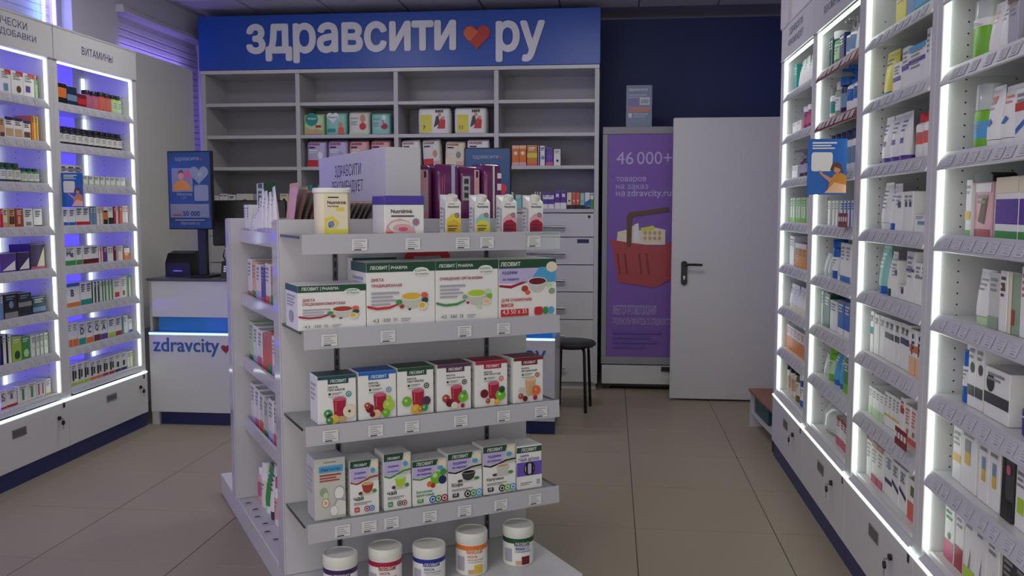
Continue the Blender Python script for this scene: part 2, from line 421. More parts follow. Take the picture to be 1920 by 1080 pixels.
# left wall with two window openings (one behind the tall cabinets, one beside the back shelving)
wl = MB()
def wseg(y0, y1, z0, z1): wl.box(X0-.16, X0, y0, y1, z0, z1, WALLW)
wseg(Y0, .3, 0, ZC); wseg(.3, 2.9, 0, .9); wseg(.3, 2.9, 2.62, ZC); wseg(2.9, 3.7, 0, ZC); wseg(3.7, 5.42, 0, 1.0); wseg(3.7, 5.42, 2.75, ZC)
wseg(5.42, 5.96, 0, ZC); wseg(5.96, 7.22, 0, .85); wseg(5.96, 7.22, 2.72, ZC); wseg(7.22, Y1, 0, ZC)
struct(wl.obj('wall_left'))
SHUT = mat('shutter_slat', 'c4c0ce', .5)
VIOL = mat('window_pvc', 'a8a6b2', .4)
def window(n, y0, y1, z0, z1, led=LEDV, slats=True):
    w_ = struct(MB().box(X0-.152, X0-.135, y0, y1, z0, z1, SHUT).obj('window_%d' % n))
    fr = MB()
    for a, b, c, d in ((y0, y1, z0, z0+.05), (y0, y1, z1-.05, z1), (y0, y0+.05, z0+.05, z1-.05), (y1-.05, y1, z0+.05, z1-.05)): fr.box(X0-.12, X0-.07, a, b, c, d, VIOL, .004)
    fr.obj('window_frame', w_)
    BX('pane', X0-.10, X0-.094, y0+.05, y1-.05, z0+.05, z1-.05, GLASS, w_)
    if slats:
        sm = MB().box(X0-.135, X0-.123, y0+.002, y1-.002, 0, .042, SHUT, .004).mesh('slat')
        k = 0
        while z0+.048*k+.044 < z1: link('slat', sm, w_, (0, 0, z0+.048*k)); k += 1
    if led:
        for a, b, c, d in ((y0+.05, y1-.05, z1-.068, z1-.052), (y0+.052, y0+.066, z0+.06, z1-.07), (y1-.066, y1-.052, z0+.06, z1-.07)):
            BX('led_strip', X0-.085, X0-.073, a, b, c, d, led, w_)
    return w_
w1 = struct(MB().box(X0-.10, X0-.045, 5.96, 7.22, .85, 2.72, SHUT).obj('window_1'))
sm = MB().box(X0-.0445, X0-.033, 5.962, 7.218, 0, .042, SHUT, .004).mesh('slat')
for k in range(38): link('slat', sm, w1, (0, 0, .86+.048*k))
w2 = window(2, 3.7, 5.42, 1.0, 2.75)
window(3, .3, 2.9, .9, 2.62, led=LEDV3, slats=False)
# blue dotted strip on the reveal above the supplements cabinet
for k in range(26): BX('led_dot', X0-.070, X0-.060, 5.225, 5.245, 2.32+.0165*k, 2.329+.0165*k, LEDBL, w2)
# unseen ceiling lamps, added as fill light for the floor and the back
FILL_LAMP = mat('fill_lamp_diffuser', (1, 1, 1), .5, emit=(1, .96, .90), es=9.5)
for x_, y_, l_ in ((-1.0, 1.4, 'added square fill lamp on the ceiling over the middle of the shop'), (-2.0, 5.0, 'added square fill lamp on the ceiling over the counter'), (-.2, 5.0, 'added square fill lamp on the ceiling in front of the fridge')):
    t = thing('fill_lamp', l_, 'lamp', (x_, y_, ZC-.035)); BX('frame', -.30, .30, -.30, .30, .012, .032, WALLW, t, .003); BX('diffuser', -.285, .285, -.285, .285, .0, .0115, FILL_LAMP, t, .002)
# white roller-blind cassette above the far window
t = thing('roller_blind_box', 'grey roller blind cassette on the left wall above the white board', 'blind', (X0, 5.93, 2.70))
MB().prism([(0, .02), (.045, .02), (.055, .03), (.055, .058), (.045, .066), (0, .066)], 0, 1.25, WHITE2, 'y').obj('cassette', t)
BX('end_cap', 0, .058, -.006, 0, .016, .07, WHITE, t, .003); BX('end_cap', 0, .058, 1.25, 1.256, .016, .07, WHITE, t, .003)
t = thing('white_board', 'plain white board covering the window beside the wall of vitamins', 'board', (X0+.045, 5.56, 0))
BX('board', 0, .014, 0, 1.365, .55, 2.48, mat('board_white', 'dedcd8', .5), t, .002)
for z in (.62, 2.30):
    for y in (.05, 1.26): BX('bracket', -.044, 0, y, y+.05, z, z+.06, HANDLE, t)
BX('led_strip', -.016, -.0005, .42, 1.34, 2.455, 2.468, LEDV, t); BX('led_strip', -.016, -.0005, 1.345, 1.357, .70, 2.45, LEDV, t)

# right wall: bulkhead over the cabinets, short return beyond them, recess for the open door
wr = MB()
wr.box(1.31, 1.40, Y0, 5.24, 0, ZC, WALLW); wr.box(.975, 1.31, Y0, 5.24, 2.39, ZC, WALLW); wr.box(.955, 1.40, 5.24, 5.46, 2.42, ZC, WALLW); wr.box(.945, 1.40, 5.243, 5.34, .27, 2.419, WALLW)
wr.box(1.38, 1.46, 5.36, Y1, 0, ZC, WALLW)
struct(wr.obj('wall_right'))

# ================================================================== LIT WALL CABINETS
TAGM = MB().box(-.023, .023, -.0012, 0, -.016, .016, TAG)
for i, (a, b) in enumerate(((-.017, .014), (-.017, .006), (-.012, .017), (-.008, .012))): TAGM.box(a, b, -.0017, -.001, .009-.0068*i, .0118-.0068*i, INKT if i < 3 else INKT2)
TAGM = TAGM.mesh('price_tag')
RM = {}
FILLVC = mat('violet_fill_cabinet', (.3, .2, 1), .5, emit=(.16, .12, 1.0), es=60.0)  # added violet fill, hidden in the cabinet corner to tint the side panels
def cabinet(name, O, rz, W, D, zs, label, head, left, red=(), visible=(.05, .95)):
    c = thing(name, label, 'cabinet', O, rz)
    H = 2.372
    for a in (0, W-.042):
        BX('side_panel', a+.0006, a+.0414, .004, D, .087, H-.004, WHITE, c, .0015)
    BX('top_panel', .043, W-.043, .02, D, H-.022, H-.004, WHITE, c)
    if left:
        BX('back_panel', .043, W-.16, D-.012, D, .36, 2.35, GLOW, c); BX('back_panel', W-.158, W-.043, D-.012, D, .36, 2.35, WHITE, c)  # first panel glows in place of violet light from the window behind
        BX('led_strip', W-.070, W-.054, D-.024, D-.0125, .40, 2.2, LEDL, c); BX('led_strip', .046, .060, D-.026, D-.0125, .40, 2.2, FILLVC, c)  # second strip is added violet fill, out of view
    else: BX('back_panel', .043, W-.043, D-.012, D, .36, 2.35, WHITE, c)
    hd = MB().box(.003, W-.003, -.004, .003, 2.192, H, WHITE, .001).obj('header', c)
    BX('header_frame', .003, W-.003, -.007, -.0042, H-.010, H, WHITE2, hd); BX('header_frame', .003, W-.003, -.007, -.0042, 2.192, 2.198, WHITE2, hd)
    if head:
        mb = MB()
        for s_, xa, xb, za, h_ in head: put_text(mb, s_, xa, za, NAVYINK, w=xb-xa, h=h_, bold=.004, y=-.0047)
        mb.obj('lettering', hd)
    LM = LEDL if left else LEDM
    for a in (.0425, W-.0525): BX('led_strip', a, a+.008, .012, .024, zs[7]+.004, 2.186, LM, c, .001)
    BX('led_strip', .055, W-.055, .010, .022, 2.178, 2.190, LM, c, .001)
    rk = (round(W, 3), left)
    if rk not in RM:
        RM[rk] = {q: MB().prism([(.0, -.040), (.0035, -.043), (.0235, .004), (.020, .007)], .047, W-.047, q_).mesh('price_rail') for q, q_ in ((0, RAIL), (1, RAILRED))}
        RM[rk]['s'] = MB().box(.0435, W-.0435, .022, D-.013, -.016, 0, WHITE, .001).mesh('shelf')
    for i in range(7):
        s_ = link('shelf', RM[rk]['s'], c, (0, 0, zs[i])); link('price_rail', RM[rk][1 if i in red else 0], s_)
        n = 8
        for k in range(n):
            x = .095+(W-.19)*(k+.5)/n+random.uniform(-.012, .012)
            if visible[0] < x/W < visible[1]:
                g = link('price_tag', TAGM, s_, (x, .0079, -.018)); g.rotation_euler = (math.radians(-23.3), 0, 0)
    dk = MB().box(.0435, W-.0435, .012, D-.013, zs[7]-.018, zs[7], WHITE, .001).obj('deck', c)
    link('price_rail', MB().prism([(-.006, -.022), (-.004, -.024), (.030, .0005), (.030, .004)], .047, W-.047, RAIL).mesh('price_rail'), dk, (0, 0, zs[7]))
    BX('light_ledge', .002, W-.002, -.007, .011, .3475, .3565, LEDH, c, .001)
    dr = MB().box(.0015, W-.0015, -.004, .003, .092, .344, WHITE, .001).obj('drawer', c)
    hx = .43 if left else .40
    h_ = MB(); h_.box(hx-.055, hx+.055, -.0075, -.0042, .250, .294, HANDLE, .001); h_.obj('handle', dr)
    BX('handle_recess', hx-.046, hx+.046, -.0085, -.0078, .259, .285, mat('recess_grey', '5a5a60', .4), dr)
    kx = .76 if left else .60
    lk = MB(); lk.prism([(kx+.011*math.cos(a*.3927), .268+.011*math.sin(a*.3927)) for a in range(16)], -.014, -.004, BLACK, 'y'); lk.obj('lock', dr)
    ky = MB(); ky.box(kx+.002, kx+.006, -.030, -.0145, .26, .266, HANDLE); ky.prism([(kx+.004+.013*math.cos(a*.524), .243+.013*math.sin(a*.524)) for a in range(12)], -.030, -.024, BLACK, 'y'); ky.box(kx+.002, kx+.006, -.028, -.026, .207, .230, HANDLE); ky.obj('key', dr)
    BX('number_plate', W-.052, W-.034, -.0052, -.0042, .315, .341, BLACK, dr)
    BX('plinth', .001, W-.001, .008, .022, 0, .087, NAVYK, c)
    ph = MB()
    for k in range(52):
        z = .45+.032*k
        for y in (.075, .21):
            x_ = .0418 if not left else W-.0418; d_ = 1 if not left else -1
            pts = [(y+.0028*math.cos(a*1.0472), z+.0028*math.sin(a*1.0472)) for a in range(6)]
            ph.prism(pts, x_, x_+d_*.0004, BLACK, 'x')
    po = ph.obj('pin_holes', c); po['kind'] = 'stuff'
    return c
def stock(rows, O, rz, zs, place):
    M0 = Matrix.Translation(O) @ Matrix.Rotation(rz, 4, 'Z')
    ORD = ['top', 'second', 'third', 'fourth', 'fifth', 'sixth', 'seventh', 'bottom']
    for r, kind, n, x0, x1, h, d, body, cap, pat, desc in rows:
        w = (x1-x0)/n
        for i in range(n):
            lab = '%s%s, %s shelf, %s' % (desc, nth(i, n), ORD[r], place)
            ww = w-.0018 if kind in ('box', 'bli', 'bag') else w-.001
            dd = d if kind not in ('tub',) else min(d, ww*.8)
            M = M0 @ Matrix.Translation((x0+w*(i+.5), .055+d/2+random.uniform(0, .004), zs[r]+.0008))
            if kind != 'box': M = M @ Matrix.Rotation(random.uniform(-.06, .06), 4, 'Z')
            product(kind, round(ww, 4), h, d, body, cap, pat, lab, M, ('%s row, %s' % (desc, place)) if n > 1 else None)
ZL = [1.965, 1.745, 1.525, 1.298, 1.075, .843, .618, .395]
ZR = [2.01, 1.785, 1.55, 1.32, 1.09, .86, .63, .385]
DATA = {}
DATA['A'] = [
 (0, 'box', 1, 0.503, 0.584, 0.126, 0.1, 'white', '-', 'r40-100-82-100:red,l3:grey,r30-70-15-45:steel', 'white carton with red corner and blue picture'),
 (0, 'box', 1, 0.588, 0.681, 0.129, 0.1, 'white', '-', 'r40-100-82-100:red,l3:grey,c60-30-20:brown', 'white carton with red corner and brown ring'),
 (0, 'box', 1, 0.682, 0.773, 0.129, 0.1, 'white', '-', 'r40-100-82-100:red,l3:grey,r20-60-25-50:purple', 'white carton with red corner and violet picture'),
 (0, 'box', 1, 0.776, 0.799, 0.126, 0.09, 'palegreen', '-', 'r40-100-82-100:red,l3:green', 'pale green carton with red corner'),
 (1, 'box', 1, 0.485, 0.517, 0.102, 0.1, 'tan', '-', 'l3:brown,b30:brown', 'tan carton with brown base'),
 (1, 'box', 2, 0.52, 0.664, 0.112, 0.1, 'white', '-', 'l3:brown,r10-90-15-50:tan,t12:navy', 'white carton with tan picture and navy lid'),
 (1, 'box', 1, 0.665, 0.728, 0.105, 0.1, 'white', '-', 'l3:brown,r10-90-18-45:brown,t12:navy', 'white carton with brown picture'),
 (1, 'box', 2, 0.734, 0.788, 0.136, 0.1, 'orange', '-', 'l2:brown,s60-100:yellow', 'slim orange and yellow carton'),
 (2, 'bot', 3, 0.473, 0.647, 0.102, 0.06, 'darkgreen', 'darkgreen', 'w18-66:offwhite', 'tall dark green bottle with white label'),
 (2, 'bot', 3, 0.649, 0.799, 0.081, 0.055, 'green', 'darkgreen', 'w18-66:offwhite', 'shorter green bottle with white label'),
 (3, 'box', 1, 0.452, 0.472, 0.097, 0.09, 'red', '-', 'l2:white', 'red slim carton'),
 (3, 'box', 1, 0.474, 0.512, 0.099, 0.09, 'cream', '-', 'l3:brown,b30:tan', 'cream carton with tan base'),
 (3, 'box', 1, 0.516, 0.566, 0.099, 0.09, 'tan', '-', 'l3:brown,r10-90-20-60:brown', 'tan carton with brown picture'),
 (3, 'box', 1, 0.57, 0.629, 0.099, 0.09, 'brick', '-', 'l3:cream,r20-60-20-60:tan', 'brick red carton'),
 (3, 'box', 1, 0.633, 0.708, 0.099, 0.09, 'white', '-', 'l4:black,r20-80-10-30:grey', 'wide white carton with black writing'),
 (3, 'box', 1, 0.716, 0.788, 0.096, 0.09, 'white', '-', 'l4:black,b12:brown', 'white carton with brown foot'),
 (4, 'box', 1, 0.435, 0.561, 0.097, 0.1, 'purple', '-', 'p10-10-90-60-90-10:white', 'wide purple carton with white swoosh'),
 (4, 'box', 1, 0.566, 0.669, 0.097, 0.1, 'darkpurple', '-', 'p10-10-90-70-90-10:white', 'dark purple carton with white swoosh'),
 (4, 'box', 1, 0.676, 0.799, 0.133, 0.12, 'darkpurple', '-', 'p40-10-95-90-95-10:cream,b12:rose', 'big dark purple carton with cream corner'),
 (5, 'box', 1, 0.42, 0.448, 0.125, 0.1, 'steel', '-', 'l3:white', 'steel blue slim carton'),
 (5, 'box', 1, 0.45, 0.554, 0.124, 0.1, 'black', '-', 'l2:steel,b24:grey,c50-55-18:steel', 'black carton with grey base'),
 (5, 'box', 1, 0.557, 0.666, 0.119, 0.1, 'black', '-', 'l2:steel,m40-60:grey,b14:darkblue', 'black carton with grey band'),
 (5, 'box', 1, 0.671, 0.782, 0.085, 0.1, 'darkteal', '-', 'l3:white,m10-40:steel', 'low dark teal carton'),
 (6, 'box', 2, 0.405, 0.485, 0.147, 0.1, 'black', '-', 's40-100:white,l2:grey', 'slim black and white carton'),
 (6, 'box', 1, 0.493, 0.568, 0.124, 0.1, 'lime', '-', 'l2:white,c50-25-30:darkgreen', 'lime green carton'),
 (6, 'box', 1, 0.57, 0.641, 0.119, 0.1, 'green', '-', 'l2:white,c50-25-30:palegreen', 'mid green carton'),
 (6, 'box', 4, 0.645, 0.794, 0.113, 0.1, 'white', '-', 'l3:grey,c50-40-22:palegreen,s85-100:green', 'white carton with green circle'),
 (7, 'box', 1, 0.384, 0.428, 0.087, 0.1, 'white', '-', 'Zn,l2:red,b12:red', 'white zinc carton with red base'),
 (7, 'box', 1, 0.431, 0.514, 0.087, 0.1, 'white', '-', 'B,l2:grey,b14:red', 'white letter B carton with red base'),
 (7, 'box', 2, 0.524, 0.674, 0.091, 0.1, 'white', '-', 'r35-60-15-80:green,l2:grey', 'white carton with green figure'),
 (7, 'box', 2, 0.68, 0.748, 0.08, 0.1, 'white', '-', 'r30-60-15-85:crimson,l2:grey', 'white carton with crimson stripe'),
 (7, 'box', 1, 0.754, 0.799, 0.084, 0.1, 'white', '-', 'l4:grey,b10:gold', 'white carton with gold foot'),
]
DATA['B'] = [
 (0, 'box', 1, 0.105, 0.199, 0.12, 0.09, 'black', '-', 'm35-80:orange', 'black carton with orange flame picture'),
 (0, 'box', 1, 0.203, 0.3, 0.113, 0.09, 'darkblue', '-', 'm30-60:steel', 'dark blue carton'),
 (0, 'box', 1, 0.301, 0.393, 0.083, 0.09, 'maroon', '-', 'm30-70:red', 'low dark red carton'),
 (0, 'bot', 2, 0.403, 0.54, 0.117, 0.06, 'magenta', 'black', 'w15-70:rose', 'magenta supplement bottle with black cap'),
 (0, 'bot', 2, 0.545, 0.686, 0.123, 0.06, 'brick', 'black', 'w15-70:coral', 'red supplement bottle with black cap'),
 (0, 'bot', 2, 0.69, 0.799, 0.122, 0.06, 'lime', 'black', 'w15-70:palegreen', 'lime green supplement bottle with black cap'),
 (1, 'bot', 11, 0.108, 0.782, 0.107, 0.055, 'black', 'black', 'w20-62:offwhite', 'black bottle with white label'),
 (2, 'box', 3, 0.102, 0.316, 0.115, 0.1, 'white', '-', 'l3:navy,m70-84:grey', 'tall white carton behind blue poster'),
 (2, 'box', 8, 0.322, 0.785, 0.061, 0.07, 'white', '-', 'b25:palegreen,l3:grey,s0-8:green', 'small white and green carton'),
 (3, 'box', 2, 0.109, 0.235, 0.099, 0.09, 'white', '-', 'b22:blue,l4:navy', 'white carton with blue base'),
 (3, 'box', 2, 0.238, 0.379, 0.108, 0.09, 'white', '-', 'b22:red,l4:navy', 'white carton with red base'),
 (3, 'box', 2, 0.385, 0.445, 0.111, 0.09, 'steel', '-', 'l3:white', 'slim steel blue carton'),
 (3, 'box', 2, 0.451, 0.519, 0.108, 0.09, 'white', '-', 'l3:grey,s70-100:tan', 'slim white and tan carton'),
 (3, 'box', 1, 0.524, 0.571, 0.108, 0.09, 'black', '-', 'm30-70:orange,t20:white', 'black carton with orange picture'),
 (3, 'box', 1, 0.577, 0.63, 0.108, 0.09, 'white', '-', 'b40:black,l2:grey', 'white carton with black base'),
 (3, 'box', 1, 0.636, 0.66, 0.109, 0.09, 'crimson', '-', 'l2:white', 'crimson slim carton'),
 (3, 'box', 1, 0.666, 0.703, 0.112, 0.09, 'white', '-', 's50-100:red,l2:grey', 'white carton with red side'),
 (3, 'box', 1, 0.709, 0.734, 0.112, 0.09, 'coral', '-', 'l2:white', 'coral slim carton'),
 (3, 'box', 2, 0.74, 0.799, 0.115, 0.09, 'white', '-', 'l3:red,b12:pink', 'white carton with pink foot'),
 (4, 'box', 1, 0.116, 0.219, 0.107, 0.09, 'white', '-', 'b28:green,Mg,l2:grey', 'white mineral carton with green base'),
 (4, 'box', 1, 0.222, 0.287, 0.107, 0.09, 'white', '-', 'b28:green,l4:navy', 'narrow white carton with green base'),
 (4, 'box', 2, 0.29, 0.456, 0.105, 0.09, 'white', '-', 'b28:maroon,l4:navy', 'white carton with maroon base'),
 (4, 'box', 2, 0.462, 0.507, 0.095, 0.09, 'white', '-', 's60-100:red,l2:grey', 'slim white carton with red stripe'),
 (4, 'box', 1, 0.513, 0.548, 0.092, 0.09, 'purple', '-', 'l3:white', 'slim purple carton'),
 (4, 'box', 2, 0.554, 0.619, 0.091, 0.09, 'white', '-', 'l4:crimson', 'slim white carton with crimson writing'),
 (4, 'box', 1, 0.625, 0.649, 0.091, 0.09, 'maroon', '-', 'l2:white', 'slim maroon carton'),
 (4, 'box', 1, 0.655, 0.723, 0.092, 0.09, 'white', '-', 'l3:grey,s0-20:pink', 'white carton with pink edge'),
 (4, 'box', 1, 0.734, 0.799, 0.074, 0.09, 'orange', '-', 't40:white,l2:white', 'small orange and white box'),
 (5, 'box', 1, 0.099, 0.246, 0.132, 0.1, 'white', '-', 't14:blue,b18:orange,B', 'big white letter B carton with blue lid'),
 (5, 'box', 2, 0.251, 0.369, 0.131, 0.1, 'white', '-', 'b24:teal,l4:navy', 'white carton with teal base'),
 (5, 'box', 2, 0.375, 0.447, 0.124, 0.1, 'darkgreen', '-', 's0-45:white,l2:white', 'dark green and white slim carton'),
 (5, 'box', 4, 0.453, 0.592, 0.124, 0.1, 'white', '-', 's55-100:green,l2:grey', 'white slim carton with green side'),
 (5, 'box', 1, 0.598, 0.683, 0.116, 0.1, 'white', '-', 'l3:grey,r20-80-10-35:red', 'white carton with red fruit picture'),
 (5, 'box', 1, 0.687, 0.753, 0.126, 0.1, 'white', '-', 'l4:grey,r30-70-12-35:brick', 'narrow white carton with brick red picture'),
 (5, 'box', 1, 0.757, 0.799, 0.134, 0.1, 'white', '-', 's0-60:green,t10:teal', 'tall green and white carton'),
 (6, 'box', 2, 0.107, 0.214, 0.137, 0.1, 'white', '-', 'b30:orange,l3:grey', 'white carton with orange base'),
 (6, 'box', 1, 0.219, 0.288, 0.128, 0.1, 'white', '-', 'b28:teal,D,l2:grey', 'white letter D carton with teal base'),
 (6, 'box', 1, 0.294, 0.364, 0.128, 0.1, 'white', '-', 'b24:orange,C,l2:grey', 'white letter C carton with orange base'),
 (6, 'box', 1, 0.368, 0.434, 0.129, 0.1, 'white', '-', 'b28:maroon,Q,l2:grey', 'white letter Q carton with maroon base'),
 (6, 'box', 1, 0.437, 0.517, 0.123, 0.1, 'white', '-', 'b26:purple,A,l2:grey', 'white letter A carton with purple base'),
 (6, 'box', 1, 0.523, 0.6, 0.116, 0.1, 'white', '-', 'b24:lime,l4:navy', 'white carton with lime base'),
 (6, 'box', 1, 0.603, 0.673, 0.113, 0.1, 'white', '-', 'b24:crimson,l4:navy', 'white carton with crimson base'),
 (6, 'box', 1, 0.68, 0.754, 0.11, 0.1, 'white', '-', 's0-30:teal,l3:grey', 'white carton with teal stripe'),
 (6, 'box', 1, 0.759, 0.799, 0.082, 0.1, 'white', '-', 'l3:grey,b20:blue', 'little white carton with blue base'),
 (7, 'box', 1, 0.101, 0.126, 0.133, 0.1, 'tan', '-', 'm20-60:orange,l2:brown', 'slim tan carton'),
 (7, 'box', 3, 0.13, 0.307, 0.124, 0.1, 'white', '-', 'b14:lime,l2:grey,r20-50-22-70:black,r60-85-30-66:black', 'white carton with black figures and lime base'),
 (7, 'box', 2, 0.314, 0.441, 0.111, 0.1, 'white', '-', 'b14:orange,l2:grey,r20-50-22-70:black,r60-85-30-66:black', 'white carton with black figures and orange base'),
 (7, 'box', 2, 0.448, 0.576, 0.108, 0.1, 'white', '-', 'b14:crimson,l2:grey,r20-50-22-70:black,r60-85-30-66:black', 'white carton with black figures and crimson base'),
 (7, 'box', 2, 0.584, 0.718, 0.108, 0.1, 'white', '-', 'b14:navy,l2:grey,r30-70-25-55:black', 'white carton with black figures and navy base'),
 (7, 'box', 2, 0.726, 0.799, 0.102, 0.1, 'white', '-', 'l3:grey,s80-100:lime', 'white carton with lime edge'),
]
DATA['R1'] = [
 (0, 'box', 2, 0.056, 0.117, 0.157, 0.12, 'teal', '-', 'l3:white,b15:white', 'teal carton'),
 (0, 'tub', 3, 0.12, 0.481, 0.164, 0.05, 'white', 'palegreen', 'l3:green', 'white and green tube'),
 (1, 'box', 2, 0.056, 0.276, 0.072, 0.1, 'white', '-', 'l2:grey,b20:grey', 'white cream box'),
 (1, 'bot', 2, 0.279, 0.499, 0.132, 0.07, 'magenta', 'white', 'w30-60:rose', 'magenta bottle'),
 (2, 'box', 2, 0.056, 0.21, 0.076, 0.1, 'white', '-', 'l3:grey', 'white carton'),
 (2, 'pmp', 2, 0.212, 0.478, 0.151, 0.06, 'plum', 'grey', 'w20-60:greylav', 'dark plum pump bottle'),
 (3, 'box', 6, 0.059, 0.472, 0.133, 0.14, 'white', '-', 's50-100:lawn,l3:green,b20:lawn', 'green and white slim carton'),
 (4, 'box', 2, 0.057, 0.189, 0.158, 0.12, 'white', '-', 'l3:grey', 'slim white carton'),
 (4, 'box', 3, 0.201, 0.501, 0.125, 0.12, 'amber', '-', 't20:white,l3:brown', 'amber carton'),
 (5, 'tub', 4, 0.063, 0.478, 0.126, 0.045, 'white', 'cream', 'l3:grey', 'white tube with cream cap'),
 (6, 'box', 5, 0.056, 0.505, 0.13, 0.14, 'white', '-', 'b55:orange,l3:orange', 'white carton with orange lower half'),
 (7, 'bot', 2, 0.056, 0.28, 0.165, 0.06, 'cream', 'black', 'w20-60:tan', 'cream bottle with black cap'),
 (7, 'bot', 1, 0.292, 0.407, 0.177, 0.06, 'olive', 'black', 'w20-60:cream', 'olive bottle'),
 (7, 'bot', 1, 0.424, 0.527, 0.172, 0.05, 'blue', 'white', 'w20-60:white', 'blue bottle'),
]
DATA['R2'] = [
 (0, 'box', 2, 0.056, 0.112, 0.153, 0.1, 'darkteal', '-', 'l3:white', 'dark teal carton'),
 (0, 'bot', 1, 0.113, 0.225, 0.165, 0.06, 'green', 'white', 'w25-65:palegreen', 'green bottle'),
 (0, 'box', 1, 0.236, 0.32, 0.135, 0.1, 'navy', '-', 'l3:white', 'navy carton'),
 (0, 'pmp', 2, 0.323, 0.456, 0.176, 0.06, 'white', 'grey', 'w25-60:steel', 'white pump bottle'),
 (0, 'tub', 2, 0.461, 0.577, 0.17, 0.05, 'white', 'red', 'l3:red', 'white tube with red cap'),
 (1, 'bot', 1, 0.068, 0.149, 0.151, 0.06, 'white', 'grey', 'w25-60:teal', 'white bottle with teal label'),
 (1, 'bot', 1, 0.156, 0.234, 0.166, 0.06, 'sage', 'white', 'w25-60:white', 'sage green bottle'),
 (1, 'bot', 1, 0.241, 0.344, 0.173, 0.06, 'darkblue', 'blue', 'w25-60:steel', 'dark blue bottle'),
 (1, 'pmp', 2, 0.358, 0.555, 0.195, 0.07, 'white', 'blue', 'w30-60:blue', 'white pump bottle with blue label'),
 (2, 'bot', 5, 0.086, 0.556, 0.172, 0.06, 'white', 'navy', 'w20-60:steel', 'white bottle with navy cap behind blue poster'),
 (3, 'box', 3, 0.124, 0.328, 0.111, 0.12, 'white', '-', 'l3:grey,s60-100:sage', 'slim white carton'),
 (3, 'box', 4, 0.347, 0.58, 0.11, 0.12, 'white', '-', 's55-100:blue,l3:navy', 'slim white and blue carton'),
 (4, 'tub', 2, 0.056, 0.194, 0.102, 0.045, 'clear', 'clear', 'l2:sage', 'clear tube with pale writing'),
 (4, 'bot', 1, 0.196, 0.293, 0.171, 0.06, 'blue', 'blue', 'w20-55:white', 'blue bottle with blue cap'),
 (4, 'tub', 1, 0.306, 0.375, 0.117, 0.045, 'clear', 'white', 'l2:grey', 'clear tube with white cap'),
 (4, 'box', 2, 0.379, 0.552, 0.162, 0.12, 'white', '-', 'b15:blue,l4:grey', 'tall white carton with blue base'),
 (5, 'box', 1, 0.056, 0.094, 0.154, 0.12, 'white', '-', 's60-100:teal,l3:teal', 'white slim carton with teal side'),
 (5, 'box', 1, 0.106, 0.208, 0.151, 0.12, 'darkteal', '-', 'l3:white', 'dark teal tall carton'),
 (5, 'box', 1, 0.222, 0.346, 0.133, 0.12, 'white', '-', 'l3:blue', 'white carton with blue writing'),
 (5, 'box', 2, 0.355, 0.565, 0.144, 0.14, 'blue', '-', 'l3:white,b20:white', 'blue carton with white base'),
 (6, 'tub', 1, 0.09, 0.193, 0.102, 0.045, 'clear', 'clear', 'l2:sage', 'clear tube'),
 (6, 'bot', 1, 0.194, 0.277, 0.156, 0.06, 'lawn', 'lawn', 'w20-60:palegreen', 'bright green bottle'),
 (6, 'tub', 2, 0.283, 0.48, 0.146, 0.05, 'azure', 'blue', 'l2:white', 'azure blue tube'),
 (6, 'box', 1, 0.494, 0.579, 0.141, 0.12, 'green', '-', 'l3:white,b30:lawn', 'green carton'),
 (7, 'bag', 1, 0.056, 0.374, 0.142, 0.1, 'clear', 'red', 'l2:grey', 'clear plastic bag of supplies with red tag'),
 (7, 'box', 3, 0.4, 0.59, 0.123, 0.12, 'white', '-', 'b30:rose,l3:crimson,t10:brick', 'white carton with rose base'),
]
